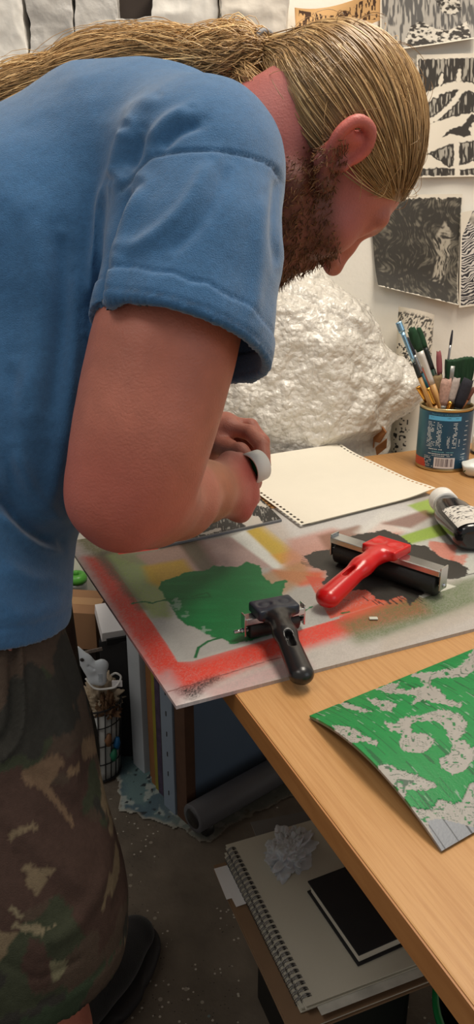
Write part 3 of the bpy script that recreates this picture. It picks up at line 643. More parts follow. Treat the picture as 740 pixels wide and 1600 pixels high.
# ================================================================== BUBBLE WRAP BUNDLE
def wrap():
    F_ = Field(rng_axis((-.35, .50, .0035)), rng_axis((1.40, 1.785, .0035)), rng_axis((.68, 1.20, .0035)))
    q = lambda px, py, y: onY(px, py, y)
    F_.ell([.08, 1.66, .74], (.26, .12, .10), None, .06); F_.ell(q(470, 600, 1.66), (.20, .115, .20), None, .06); F_.ell(q(400, 640, 1.64), (.18, .11, .12), None, .05)
    F_.cap(q(470, 520, 1.68), q(486, 438, 1.72), .10, .040, .05); F_.cap(q(420, 520, 1.66), q(452, 445, 1.70), .09, .05, .06); F_.cap(q(520, 520, 1.68), q(548, 500, 1.71), .06, .045, .05)
    F_.ell(q(580, 600, 1.67), (.095, .085, .065), None, .05); F_.ell(q(622, 606, 1.66), (.045, .06, .045), None, .04); F_.ell(q(520, 660, 1.62), (.10, .07, .07), None, .05); F_.ell(q(350, 600, 1.66), (.12, .1, .12), None, .05)
    F_.f = np.maximum(F_.f, F_.y[None, :, None]-1.782).astype(np.float32); F_.clip([0, 0, .7025], [0, 0, -1])
    V, Q = F_.mesh(); V = relax(V, Q, 1); N_ = vnormals(V, Q)
    VR = V@np.array(Matrix.Rotation(.7, 3, 'Y')@Matrix.Rotation(.5, 3, 'X')); a1 = np.abs(fbm(VR*np.array([15, 15, 5.]), 2, 3)-.5)*2; a2 = np.abs(fbm(VR*np.array([34, 34, 22.])+3, 2, 7)-.5)*2; a3 = np.abs(fbm(VR*70, 2, 9)-.5)*2
    up = sm(.74, .78, V[:, 2]); d = .020*(a1-.25)+.011*(a2-.25)+.0035*(a3-.25); V2 = V+N_*(d*up+d*.3*(1-up))[:, None]; V2[:, 1] = np.minimum(V2[:, 1], WY-.004); V2[:, 2] = np.maximum(V2[:, 2], .7012)
    # keep the bundle behind the desk edge below the table top
    lim = (V2-DK)@DV; low = V2[:, 2] < .81; V2[low] -= DV*np.maximum(lim[low]+.014+.05*sm(.05, .2, V2[low][:, 0])*sm(.82, .76, V2[low][:, 2]), 0)[:, None]; V2[:, 1] = np.minimum(V2[:, 1], WY-.004)
    m = bpy.data.materials.new('bubble_wrap'); m.use_nodes = True; N = m.node_tree.nodes; L = m.node_tree.links; b_ = N['Principled BSDF']
    b_.inputs['Base Color'].default_value = (*lin([216, 210, 199]), 1); b_.inputs['Roughness'].default_value = .2; b_.inputs['Specular IOR Level'].default_value = .8; b_.inputs['Coat Weight'].default_value = .5; b_.inputs['Coat Roughness'].default_value = .1
    b_.inputs['Subsurface Weight'].default_value = .3; b_.inputs['Subsurface Radius'].default_value = (1, 1, .95); b_.inputs['Subsurface Scale'].default_value = .02
    tc = N.new('ShaderNodeTexCoord'); vo = N.new('ShaderNodeTexVoronoi'); vo.inputs['Scale'].default_value = 95; vo.inputs['Randomness'].default_value = .85; L.new(tc.outputs['Object'], vo.inputs['Vector'])
    bp = N.new('ShaderNodeBump'); bp.invert = True; bp.inputs['Distance'].default_value = .003; bp.inputs['Strength'].default_value = 1; L.new(vo.outputs['Distance'], bp.inputs['Height'])
    n = N.new('ShaderNodeTexNoise'); n.inputs['Scale'].default_value = 60; n.inputs['Detail'].default_value = 6; L.new(tc.outputs['Object'], n.inputs['Vector']); bp2 = N.new('ShaderNodeBump'); bp2.inputs['Distance'].default_value = .0045; v2 = N.new('ShaderNodeTexVoronoi'); v2.feature = 'DISTANCE_TO_EDGE'; v2.inputs['Scale'].default_value = 34; vm = N.new('ShaderNodeVectorMath'); vm.operation = 'MULTIPLY_ADD'; L.new(n.outputs[1], vm.inputs[0]); vm.inputs[1].default_value = (.05, .05, .05); L.new(tc.outputs['Object'], vm.inputs[2]); L.new(vm.outputs[0], v2.inputs['Vector']); L.new(v2.outputs['Distance'], bp2.inputs['Height']); L.new(bp.outputs[0], bp2.inputs['Normal']); L.new(bp2.outputs[0], b_.inputs['Normal'])
    tag(mk('bubble_wrap', V2, Q, m, None, True), 'large crumpled bundle of clear bubble wrap behind the desk', 'bubble wrap')
wrap()
stb = thing('side_table', 'low white side table behind the desk carrying the bubble wrap', 'table', (.10, 1.62, 0)); stm = mat('white_laminate', [206, 202, 194], .5)
yb0 = 1.785; cor = [dp(.0, -.012), dp(.92, -.012)]; p0_ = np.array([-.12, 0, 0]); ln = lambda x: cor[0][1]+(x-cor[0][0])*(cor[1][1]-cor[0][1])/(cor[1][0]-cor[0][0])
pts_ = [(-.20, ln(-.20)), (.46, ln(.46)), (.46, yb0), (-.20, yb0)]; V = np.array([(x, y, z) for z in (.682, .70) for x, y in pts_]); mk('table_top', V, [(3, 2, 1, 0), (4, 5, 6, 7)]+[(i, (i+1) % 4, (i+1) % 4+4, i+4) for i in range(4)], stm, stb, False)
for x, y in ((.43, 1.76), (.43, 1.64), (-.17, 1.765)): mk('leg', *box((x, y, .341), (.03, .03, .682), None, .002), mat('grey_steel'), stb, False)
# wooden and card offcuts poking out beside the wrap
def card_scrap(pts, y, th, m, label, cat='card'):
    c = [onY(a, b_, y+dy) for a, b_, dy in pts]; n = nrm(np.cross(c[1]-c[0], c[2]-c[0])); V = np.array(c+[p+n*th for p in c]); k = len(c)
    F_ = [tuple(range(k)), tuple(range(2*k-1, k-1, -1))]+[(i, i+k, (i+1) % k+k, (i+1) % k) for i in range(k)]
    return tag(mk('cardboard_scrap', V, F_, m, smooth=False), label, cat)
brn = mat('brown_card', [150, 98, 54], .8, var=.15, vscale=30)
card_scrap([(582, 672, .02), (594, 664, 0), (602, 676, -.01), (592, 692, .0), (583, 690, .01), (582, 705, .02)], 1.58, .004, brn, 'folded brown cardboard scrap poking out between the bubble wrap and the desk')
card_scrap([(586, 700, 0), (604, 686, -.02), (603, 700, -.01), (588, 712, .0)], 1.585, .004, brn, 'lower brown cardboard scrap wedged at the back edge of the desk')
tag(mk('wood_offcut', *box(onY(500, 424, 1.74), (.012, .012, .034), np.array([[.9, 0, -.43], [0, 1, 0], [.43, 0, .9]]).T, .001), mat('pale_wood', [206, 168, 108], .6, var=.1)), 'pale wooden offcut sticking up from the top of the bubble wrap', 'wood')

# ================================================================== TIN AND BRUSHES
TC = on(689, 727, .75); TC[2] = .75; TR = .0500; TT = nrm([-.02, 0, 1])
def tin():
    H = .122; th_ = thing('paint_tin', 'blue food tin with a nutrition table and barcode label, packed with brushes', 'tin', TC)
    steel = mat('tin_rim', [196, 176, 130], .3, .9)
    prof = [(.0, .002), (TR-.002, .002), (TR, .0), (TR+.001, .003), (TR-.0005, .006), (TR-.0005, H-.005), (TR+.0012, H-.003), (TR+.0008, H), (TR-.001, H), (TR-.002, H-.004), (TR-.002, .004), (0, .004)]
    v, f = lathe(prof, TC, [0, 0, 1], 64, False); mk('can_body', v, f, steel, th_)
    # printed paper label: fine sheet around the tin with its print as colours
    R_ = TR+.0004; fwd = math.atan2(-TC[1], -TC[0]); nu, nv = 420, 300
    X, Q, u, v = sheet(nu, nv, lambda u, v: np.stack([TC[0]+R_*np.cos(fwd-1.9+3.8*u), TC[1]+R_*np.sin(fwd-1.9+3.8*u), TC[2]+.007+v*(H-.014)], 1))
    a = (u-.5)*3.8*R_*1000; h = (1-v)*(H-.014)*1000      # mm across from the centre, mm down from the top
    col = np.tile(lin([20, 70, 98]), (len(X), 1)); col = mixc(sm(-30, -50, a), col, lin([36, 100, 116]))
    def rect(x0, x1, y0, y1, c, rnd=0):
        m = (a > x0) & (a < x1) & (h > y0) & (h < y1); col[m] = lin(c)
    rect(-33, 30, 7, 15, [90, 180, 226])
    r2 = np.random.default_rng(4)
    def words(x0, x1, y0, hgt, c, dens=.75):
        x = x0
        while x < x1:
            w = r2.uniform(.8, 3.2); 
            if r2.random() < dens: rect(x, min(x+w, x1), y0, y0+hgt, c)
            x += w+r2.uniform(.35, .9)
    wt = [214, 222, 224]
    for i in range(4): words(-29+i*16, -22+i*16, 9.6, 1.1, [30, 90, 120])
    for i in range(17):
        y = 19+i*2.9; words(-33+r2.uniform(-.5, .5), -30+r2.uniform(4, 14), y, 1.2, wt); words(-14, -6+r2.uniform(-1, 2), y, 1.2, wt)
        if i > 8: words(6, 11, y, 1.2, wt)
        words(16, 24, y, 1.2, wt)
        if i > 9: words(29, 31, y, 1.2, wt)
    words(-28, -2, 70, 1.2, wt, .9); words(-24, 20, 75, 1.0, [120, 190, 200], .9); words(-28, 22, 79, 1.2, wt, .9); words(-20, 14, 82.5, 1.2, wt, .9)
    for i in range(6): words(-36, -18-r2.uniform(0, 9), 85+i*3.1, 1.3, wt)
    words(-36, -14, 104, .9, wt, .9)
    for i in range(9): words(40, 48, 16+i*9, 1.1, wt)
    for i in range(5): words(36, 46, 80+i*5, .9, wt)
    rect(-15, 24, 86, 107, [226, 224, 226]); x = -12.5
    while x < 21:
        w = r2.choice([.35, .7, 1.1, 1.5]); rect(x, x+w, 88, 104, [74, 66, 80]); x += w+r2.choice([.5, .8, 1.1])
    col[(a+62-h*.28 < 0) & (h > 92) | ((a < -44) & (h > 94-(a+44)*-.0) & (h > 90))] = lin([196, 70, 54])
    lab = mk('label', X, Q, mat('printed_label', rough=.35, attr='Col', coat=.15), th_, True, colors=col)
    cu = bpy.data.curves.new('lettering', 'FONT'); cu.body = 'Nutrition information'; cu.size = .0058; cu.align_x = 'CENTER'; cu.extrude = .0001; cu.resolution_u = 2
    to = bpy.data.objects.new('lettering', cu); C.objects.link(to); bpy.context.view_layer.update(); me = bpy.data.meshes.new_from_object(to.evaluated_get(bpy.context.evaluated_depsgraph_get())); bpy.data.objects.remove(to)
    vv = np.array([q.co[:] for q in me.vertices]); ff = [tuple(p.vertices) for p in me.polygons]; an = fwd+vv[:, 0]/R_-.02
    mk('lettering', np.stack([TC[0]+(R_+.0003)*np.cos(an), TC[1]+(R_+.0003)*np.sin(an), TC[2]+H-.0125+vv[:, 1]], 1), ff, mat('pale_blue_ink', [110, 178, 196], .5), lab, False)
    return H
TH = tin()
def bpt(px, py, y): return onY(px, py, TC[1]+(y-1.42)*.55)
def tool(name, label, cat, bot, top, parts, grp=None, loc=None):
    """parts: (child name, t0, t1, r0, r1, flat ratio, material) measured from the lower end to the upper end"""
    top = np.asarray(top); bot = down(bot, top); ax = nrm(top-bot); t_ = thing(name, label, cat, bot, grp); pr = None
    side = nrm(np.cross(ax, [0, -1, 0]))
    for nm, a_, b_, r0, r1, fl, m in parts:
        k = 7; ts = np.linspace(a_, b_, k); rs = np.linspace(r0, r1, k)
        if nm == 'bristles': 
            q = np.linspace(0, 1, k); rs = (r0+(r1-r0)*q)*(1+.18*np.sin(q*3.1)); rs[-1] = rs[-1]*.93; rs[0] *= .9
            v, f = tube([bot+(top-bot)*t for t in ts], rs, 18, True, fl, up=np.array([0, -1., 0])); g = fbm(np.c_[v@side*900, v@ax*30], 1, 3)-.5; v = v+ (g*.0010)[:, None]*nrm(np.cross(side, ax))+np.outer(np.where(np.arange(len(v)) >= (k-1)*18, (rng.random(len(v))-.3)*.006, 0), ax)
        else: v, f = tube([bot+(top-bot)*t for t in ts], rs, 16, True, fl, up=np.array([0, -1., 0]))
        mk(nm, v, f, m, t_)
    return t_
tan = mat('tan_varnished_wood', [196, 150, 92], .4, var=.1, vscale=40); fer = mat('ferrule_metal', [196, 196, 196], .28, 1, var=.1, vscale=80); gold = mat('brass_ferrule', [206, 150, 70], .25, 1)
blu = mat('blue_tinted_metal', [150, 190, 214], .25, .8); redw = mat('salmon_red_handle', [190, 92, 72], .45); tea = mat('teal_handle', [22, 96, 110], .45); blk = mat('black_handle', [30, 34, 32], .4); dkg = mat('dark_green_bristle', [28, 62, 38], .9, var=.35, vscale=120, bump=.0008, bscale=300, stretch=(1, 1, .2))
pnk = mat('pinkish_bristle', [186, 150, 136], .9, var=.25, vscale=200, bump=.0006, bscale=400); brb = mat('brown_bristle', [112, 72, 62], .9, var=.25, vscale=200); drb = mat('dark_bristle', [44, 44, 52], .9, var=.2, vscale=200); wht = mat('painted_white_ferrule', [206, 200, 192], .4, .3); gry = mat('grey_painted_steel', [150, 150, 146], .4, .6)
def yy(y): return TC[1]+(y-1.42)*.55
def IN(px, y=1.42): return ('rim', px, yy(y))
def inside(p, r=.0415):
    d = p[:2]-TC[:2]; n = np.linalg.norm(d); q = p.copy()
    if n > r: q[:2] = TC[:2]+d*r/n
    return q
def down(rim, top):                                # carry the line from the top through the rim down to the floor of the tin
    z = TC[2]+TH; p = inside(np.array([onY(rim[1], 632, rim[2])[0], rim[2], z])); t = (TC[2]+.010-z)/(top[2]-z); return inside(p+(top-p)*t)
G = None
tool('paintbrush', 'brush with a silver-blue ferrule leaning left, tallest in the tin', 'brush', IN(672, 1.40), bpt(622, 503, 1.44), [('handle', 0, .62, .0034, .0042, 1, tan), ('grip', .62, .72, .0046, .0040, 1, blk), ('ferrule', .72, .93, .0036, .0044, 1, blu), ('tip', .93, 1, .0062, .0060, .6, blu)])
tool('paintbrush', 'flat brush with a tan handle and pale ferrule in front of the dark brushes', 'brush', IN(694, 1.385), bpt(643, 514, 1.42), [('handle', 0, .60, .0045, .0052, 1, tan), ('ferrule', .60, .84, .0050, .0062, .8, wht), ('bristles', .84, 1, .0062, .0070, .5, dkg)])
tool('paintbrush', 'salmon red handled brush leaning between the tan ones', 'brush', IN(684, 1.43), bpt(641, 520, 1.47), [('handle', 0, .74, .0040, .0046, 1, redw), ('ferrule', .74, .88, .0042, .0046, 1, fer), ('bristles', .88, 1, .0046, .0052, .7, dkg)])
tool('paintbrush', 'teal handled brush half hidden behind the leaning tan handles', 'brush', IN(676, 1.455), bpt(636, 530, 1.50), [('handle', 0, .72, .0040, .0050, 1, tea), ('ferrule', .72, .87, .0044, .0046, 1, fer), ('bristles', .87, 1, .0046, .004, .7, drb)])
tool('paintbrush', 'slim dark green brush leaning left of the wide green brush', 'brush', IN(700, 1.45), bpt(654, 514, 1.50), [('handle', 0, .70, .0042, .0052, 1, mat('bottle_green_handle', [22, 60, 44], .4)), ('ferrule', .70, .86, .0046, .005, 1, blk), ('bristles', .86, 1, .005, .0045, .7, dkg)])
tool('paintbrush', 'short brass-ended tool at the left rim of the tin', 'brush', IN(672, 1.435), bpt(652, 604, 1.435), [('handle', 0, .80, .0035, .0042, 1, tan), ('ferrule', .80, 1, .0044, .0048, 1, gold)])
tool('paintbrush', 'brass ferruled stub standing between the leaning handles', 'brush', IN(680, 1.375), bpt(668, 606, 1.38), [('handle', 0, .78, .0035, .0036, 1, tan), ('ferrule', .78, 1, .0040, .0040, 1, gold)])
tool('paintbrush', 'thin long brush with a fine dark tip rising above the wide green brush', 'brush', IN(690, 1.46), bpt(706, 519, 1.48), [('handle', 0, .72, .0030, .0024, 1, mat('dark_red_handle', [92, 46, 42], .4)), ('ferrule', .72, .90, .0024, .0024, 1, fer), ('bristles', .90, 1, .0026, .0016, 1, drb)])
tool('paintbrush', 'small round brush with a dusty red tip left of the wide green brush', 'brush', IN(688, 1.44), bpt(685, 551, 1.46), [('handle', 0, .62, .0038, .0060, 1, mat('olive_handle', [92, 96, 48], .5)), ('ferrule', .62, .80, .0055, .0050, 1, mat('bottle_green_handle')), ('bristles', .80, 1, .0048, .0046, .9, mat('dusty_red_bristle', [142, 80, 84], .9))])
tool('paintbrush', 'fan-shaped brush with tawny bristles standing centre of the tin', 'brush', IN(684, 1.425), bpt(682, 588, 1.43), [('handle', 0, .70, .0040, .0060, 1, brb), ('ferrule', .70, .80, .0060, .0070, .6, blk), ('bristles', .80, 1, .0085, .0100, .45, mat('tawny_bristle', [140, 118, 84], .9, var=.3, vscale=150))])
tool('paintbrush', 'pale pink bristled brush at the front middle of the tin', 'brush', IN(692, 1.39), bpt(697, 594, 1.39), [('handle', 0, .58, .0040, .0046, 1, tan), ('ferrule', .58, .70, .0050, .0065, .7, gry), ('bristles', .70, 1, .0080, .0100, .5, pnk)])
tool('paintbrush', 'pale bristled brush with a brass ferrule right of the pink one', 'brush', IN(702, 1.385), bpt(713, 592, 1.39), [('handle', 0, .58, .0038, .0044, 1, blk), ('ferrule', .58, .74, .0052, .0050, .7, gold), ('bristles', .74, 1, .0060, .0068, .5, mat('pale_grey_bristle', [176, 164, 158], .9, var=.2, vscale=200))])
tool('palette_knife', 'narrow spatula blade standing in front of the wide green bristles', 'palette knife', IN(700, 1.40), bpt(707, 572, 1.40), [('handle', 0, .55, .0042, .0042, 1, tan), ('blade', .55, 1, .0028, .0042, .25, gry)])
tool('paintbrush', 'round brush with dark clotted bristles at the right side of the tin', 'brush', IN(716, 1.39), bpt(731, 594, 1.39), [('handle', 0, .55, .0042, .0046, 1, tan), ('ferrule', .55, .68, .0065, .0075, .8, blk), ('bristles', .68, 1, .0090, .0100, .8, drb)])
tool('paintbrush', 'orange-brown stub leaning against the right rim of the tin', 'brush', IN(722, 1.40), bpt(741, 606, 1.40), [('handle', 0, .85, .0040, .0050, 1, mat('orange_brown_wood', [170, 104, 60], .5)), ('cap', .85, 1, .0052, .004, 1, brb)])
# wide decorator's brush with green bristles pointing up
wb = thing('decorator_brush', 'wide brush with a block of dark green bristles standing in the tin', 'brush', [onY(712, 690, yy(1.46))[0], yy(1.46), TC[2]+.012])
WBB = np.array([onY(712, 690, yy(1.46))[0], yy(1.46), TC[2]+.012])
c0 = bpt(714, 628, 1.45); c1 = bpt(715, 600, 1.45); c2 = bpt(715, 560, 1.455); R_ = np.eye(3)
mk('handle', *tube([WBB, (WBB+c0)/2, c0], [.008, .007, .012], 14, True, .6, up=np.array([0, -1., 0])), tan, wb)
mk('ferrule', *box((c0+c1)/2, (.050, .016, np.linalg.norm(c1-c0)+.008), None, .002), gry, wb, False)
X, Q = box(np.zeros(3), (1, 1, 1)); F_ = Field(rng_axis((-.04, .04, .0015)), rng_axis((-.02, .02, .0015)), rng_axis((-.01, .075, .0015)))
X_, Y_, Z_ = F_.x[:, None, None], F_.y[None, :, None], F_.z[None, None, :]; hh_ = c2[2]-c1[2]
F_.f = np.maximum(np.maximum(np.abs(X_)-.0245-Z_*.06, np.abs(Y_)-.0075-Z_*.03), np.maximum(Z_-hh_-.003*np.sin(X_*90), -Z_-.004)).astype(np.float32)
v, q = F_.mesh(); v = relax(v, q, 2); n_ = vnormals(v, q); v = v+n_*((fbm(np.c_[v[:, 0]*420, v[:, 2]*40], 2, 3)-.5)*.0035)[:, None]; mk('bristles', v+c1, q, dkg, wb)

# ================================================================== THINGS AT THE RIGHT OF THE DESK
def white_dish(): 
    c = on(748, 742, .75); v, f = lathe([(.0, .001), (.022, 0), (.030, .006), (.034, .020), (.032, .022), (.028, .010), (.0, .006)], c, [0, 0, 1], 40, False)
    v[:, 2] += (.0015*np.sin(np.arctan2(v[:, 1]-c[1], v[:, 0]-c[0])*5)); t_ = mk('paint_dish', v, f, mat('white_ceramic', [222, 224, 218], .3, var=.05)); tag(t_, 'small white dish with green paint streaks at the right edge of the photo', 'dish')
    for k in range(3):
        a = math.pi*1.08+.16*k; mk('paint_streak', *tube([c+[.031*math.cos(a+d), .031*math.sin(a+d), .010+.003*k+d*.02] for d in (-.1, 0, .12)], .0012, 8), mat('green_paint', [16, 96, 60], .4), t_)
white_dish()
def white_pot():
    c = on(757, 708, .75); v, f = lathe([(0, 0), (.026, 0), (.028, .003), (.028, .034), (.026, .038), (.0, .038)], c, [0, 0, 1], 40, False); t_ = mk('paint_pot', v, f, mat('white_plastic', [236, 234, 228], .4)); tag(t_, 'squat white paint pot behind the dish at the right edge', 'pot')
    mk('lid_rim', *lathe([(.0285, .0), (.030, .001), (.030, .005), (.0285, .006)], c, [0, 0, 1], 40, False), mat('black_plastic'), t_)
white_pot()
def paint_bottle():
    a = on(688, 779, .778); e = on(770, 866, .776); ax = nrm(e-a); t_ = thing('paint_bottle', 'black ink squeeze bottle with a white flip cap lying on its side', 'bottle', a)
    up = np.array([0, 0, 1.]); sd = nrm(np.cross(up, ax)); 
    def sec(t, w, h, z=0, n=32, p=2.6):
        o = []
        for k in range(n):
            q = 2*math.pi*k/n; cx, sy = math.cos(q), math.sin(q); o.append(a+ax*t+sd*w*np.sign(cx)*abs(cx)**(2/p)+up*(h*np.sign(sy)*abs(sy)**(2/p)+z))
        return o
    def loft(rings):
        n = len(rings[0]); V = np.array([p for r in rings for p in r]); m = len(rings); return V, [(i*n+k, i*n+(k+1) % n, (i+1)*n+(k+1) % n, (i+1)*n+k) for i in range(m-1) for k in range(n)]+[tuple(range(n))[::-1], tuple((m-1)*n+k for k in range(n))]
    mk('body', *loft([sec(.024, .015, .015, 0, p=2), sec(.027, .017, .016, 0, p=2), sec(.040, .023, .017, -.001), sec(.055, .028, .018, -.001), (sec(.075, .030, .019, -.002)), sec(.15, .031, .021, 0), sec(.165, .029, .019, 0), sec(.168, .02, .012)]), mat('glossy_black_bottle', [22, 23, 26], .16, coat=.5), t_)
    mk('cap', *lathe([(.014, -.001), (.0195, .000), (.0205, .003), (.0205, .021), (.0200, .0215), (.0200, .0235), (.0205, .024), (.0205, .028), (.018, .029)], a, ax, 44), mat('white_plastic'), t_)
    nu, nv = 60, 40; A0 = .092
    X, Q, u, v = sheet(nu, nv, lambda u, v: np.array([a+ax*(A0+.07*q)+sd*(.0335*np.sign(math.cos(1.57+(.5-w)*1.9))*abs(math.cos(1.57+(.5-w)*1.9))**(2/2.6))+up*(.0216*abs(math.sin(1.57+(.5-w)*1.9))**(2/2.6)) for q, w in zip(u, v)]))
    col = np.tile(lin([222, 218, 210]), (len(X), 1)); s_ = fbm(np.c_[u*30+v*20, v*16-u*8], 1, 3); col[(s_ > .70) & (u < .8)] = lin([60, 58, 60])
    mk('label', X, Q, mat('printed_label'), t_, True, colors=col)
paint_bottle()
# small lid held between the fingers
def cap_in_hand():
    c = P(397, 730, 1.0); n = nrm(np.array([-.74, -.64, -.12])); t_ = thing('tube_cap', 'small white screw cap with green paint inside, held in the fingertips', 'cap', c)
    mk('cap_shell', *lathe([(.0, .014), (.017, .014), (.0205, .011), (.0215, -.012), (.0195, -.012), (.0185, .008), (.0, .009)], c, -n, 44, False), mat('white_plastic'), t_)
    mk('paint_residue', *lathe([(.0, -.004), (.0180, -.003), (.0180, .008), (0, .008)], c, -n, 36, False), mat('green_paint'), t_)
cap_in_hand()

# ================================================================== UNDER THE DESK
E1 = nrm([.77, .64, 0]); E2 = nrm([-.64, .77, 0]); K0 = np.array([-.105, 1.30, 0]); ER = np.array([E1, E2, [0, 0, 1]]).T
def panel(name, label, off, th, hgt, m, sh_=0, L=.30, cat='canvas', lean=0, root=True):
    V, F_ = box(K0+E1*(L/2+sh_)+E2*(off+th/2)+[0, 0, hgt/2+.003], (L, th, hgt), ER, .0015)
    V = V+np.outer((V[:, 2])*lean, E2); return tag(mk(name, V, F_, m, smooth=False), label, cat)
fr = thing('framed_panel', 'blue panel in a dark brown frame, front of the stack under the desk', 'framed panel', K0+E2*.018+E1*.2)
fw = mat('dark_brown_frame', [84, 58, 42], .6, var=.2, vscale=30); L0, H0 = .33, .66
for c_, s_ in (((.012, 0, H0/2), (.024, .036, H0)), ((L0-.012, 0, H0/2), (.024, .036, H0)), ((L0/2, 0, .014), (L0-.048, .036, .028)), ((L0/2, 0, H0-.012), (L0-.048, .036, .024))):
    mk('frame_rail', *box(K0+E1*c_[0]+E2*.018+[0, 0, c_[2]+.003], s_, ER, .001), fw, fr, False)
mk('painted_panel', *box(K0+E1*L0/2+E2*.020+[0, 0, H0/2+.003], (L0-.048, .012, H0-.052), ER), mat('slate_blue_paint', [98, 118, 142], .7, var=.08, vscale=5, bump=.0004, bscale=60), fr, False)
cv = panel('canvas', 'blue-grey canvas with a stapled side, just behind the framed panel', .038, .042, .66, mat('blue_grey_canvas', [128, 142, 158], .8, bump=.0005, bscale=500, var=.06), -.004)
for k in range(12): mk('staple', *box(K0+E1*-.0046+E2*.059+[0, 0, .05+.05*k], (.0012, .002, .011), ER), mat('dark_nail'), cv, False)
panel('canvas', 'charcoal grey canvas edge in the stack, beside the stapled canvas', .083, .018, .63, mat('charcoal_canvas', [70, 68, 70], .8), .008)
pb = panel('painted_panel', 'purple and blue spattered panel edge next to the yellow one', .104, .018, .62, mat('purple_panel', [70, 56, 78], .6, var=.5, vscale=50), .010)
panel('painted_panel', 'olive yellow painted panel edge in the stack', .125, .012, .62, mat('olive_yellow_panel', [134, 126, 44], .6, var=.15, vscale=20), .012, cat='panel')
panel('board', 'plain brown board nearer the yellow panel, bottom reaching lower', .141, .018, .61, mat('tan_board', [136, 92, 54], .7, var=.12, vscale=20), .016, cat='board')
panel('board', 'plain brown board standing next to the deep white canvas', .164, .016, .60, mat('tan_board'), .026, cat='board')
panel('canvas', 'deep white-edged canvas, leftmost in the stack under the desk', .194, .048, .62, mat('off_white_canvas', [176, 182, 188], .8, bump=.0006, bscale=400, var=.08, vscale=12), .020)
# drop sheet on the floor
def drop_sheet():
    poly = np.array([on(a, b_, .0)[:2] for a, b_ in [(168, 1165), (178, 1200), (186, 1270), (206, 1274), (232, 1284), (262, 1292), (290, 1302), (312, 1316), (330, 1318), (370, 1290), (480, 1235), (560, 1160), (420, 1060), (200, 1080)]])
    lo = poly.min(0); hi = poly.max(0); nx, ny = 260, 200; xs = np.linspace(lo[0]-.02, hi[0]+.02, nx); ys = np.linspace(lo[1]-.02, hi[1]+.02, ny); Xg, Yg = np.meshgrid(xs, ys, indexing='ij')
    p2 = np.c_[Xg.ravel(), Yg.ravel()]; d = sdpoly(p2[:, 0], p2[:, 1], poly)+(fbm(p2*60, 3, 3)-.5)*.02; z = .0025+.0025*fbm(p2*14, 2, 8); idx = np.arange(nx*ny).reshape(nx, ny)
    Q = np.stack([idx[:-1, :-1], idx[1:, :-1], idx[1:, 1:], idx[:-1, 1:]], -1).reshape(-1, 4); Q = Q[(d[Q] < 0).all(1)]; us = np.unique(Q); mp_ = np.full(nx*ny, -1); mp_[us] = np.arange(len(us)); Q = mp_[Q]; p3 = np.c_[p2, z][us]; d = d[us]
    n = fbm(p3*18, 3, 2); n2 = fbm(p3*60, 3, 5); col = mixc(sm(.4, .6, n), lin([112, 140, 142]), lin([92, 116, 128])); col = mixc(sm(.58, .66, n2), col, lin([170, 182, 178])); col = mixc(sm(.66, .70, fbm(p3*90, 2, 7)), col, lin([52, 60, 66])); col = mixc(sm(-.012, -.002, d)*.8, col, lin([186, 180, 166]))
    col = mixc(sm(-.20, -.06, p3[:, 0])*.75, col, lin([120, 112, 98]))
    tag(mk('drop_sheet', p3, Q, mat('painted_cloth', rough=.9, attr='Col', bump=.001, bscale=200), None, True, colors=col), 'paint-spattered teal drop sheet with a frayed edge under the stacked canvases', 'drop sheet')
drop_sheet()
# paper roll lying in front of the stack
ra = K0-E2*.036-E1*.012+[0, 0, .050]; rb = ra+E1*.4; rx = nrm(rb-ra)
rl = thing('paper_roll', 'grey cardboard tube lying on the floor along the framed panel', 'tube', [ra[0], ra[1], .02])
mk('tube_wall', *lathe([(.021, 0), (.030, 0), (.031, .002), (.031, .55), (.021, .55)], ra, rx, 40, False), mat('grey_tube_paper', [92, 92, 96], .5, var=.1, vscale=9), rl)
mk('end_plug', *lathe([(.0, .006), (.0215, .006), (.0215, .0), (.019, -.002), (0, -.001)][::-1], ra, rx, 40, False), mat('black_plastic'), rl)
cw = thing('castor', 'small black castor wheel on the floor beneath the grey tube', 'wheel', on(320, 1296, 0))
cc_ = on(322, 1292, .018); mk('wheel', *lathe([(.006, -.009), (.015, -.010), (.018, -.006), (.018, .006), (.015, .010), (.006, .009)], cc_, rx, 32), mat('black_rubber'), cw)
mk('fork', *box(cc_+[.004, .006, .014], (.012, .016, .022), None, .003), mat('black_plastic'), cw)

# ---- stack of sketchbooks on a dark crate
ZB = .300
Ab = on(352, 1320, ZB); Bb = on(478, 1572, ZB); by = nrm(Bb-Ab); bl = np.linalg.norm(Bb-Ab); bx = nrm(np.cross([0, 0, 1.], by)); bx = bx if bx[0] > 0 else -bx; BR = np.array([bx, by, [0, 0, 1]]).T
def sb(x, y, z): return Ab+bx*x+by*y+np.array([0, 0, z])
crate = thing('storage_crate', 'black plastic crate under the pile of sketchbooks', 'crate', sb(.12, bl/2, -ZB)*[1, 1, 0])
cm = mat('black_plastic_crate', [26, 27, 28], .5)
for x_, w_, y_, h_ in ((.045, .008, bl/2, bl-.07), (.175, .008, bl/2, bl-.07)): mk('side_panel', *box(sb(x_, y_, -.1655), (w_, h_, .267), BR, .002), cm, crate, False)
for y_ in (.035, bl-.035): mk('side_panel', *box(sb(.11, y_, -.1655), (.122, .008, .267), BR, .002), cm, crate, False)
mk('bottom_panel', *box(sb(.11, bl/2, -.295), (.122, bl-.078, .008), BR), cm, crate, False)
pagem = mat('page_edges', [206, 200, 186], .8, var=.08, vscale=300, stretch=(1, 1, 6)); covm = mat('grey_cream_cover', [188, 184, 170], .7, var=.03, vscale=12)
kr = mat('kraft_board', [124, 98, 74], .8, var=.1, vscale=20)
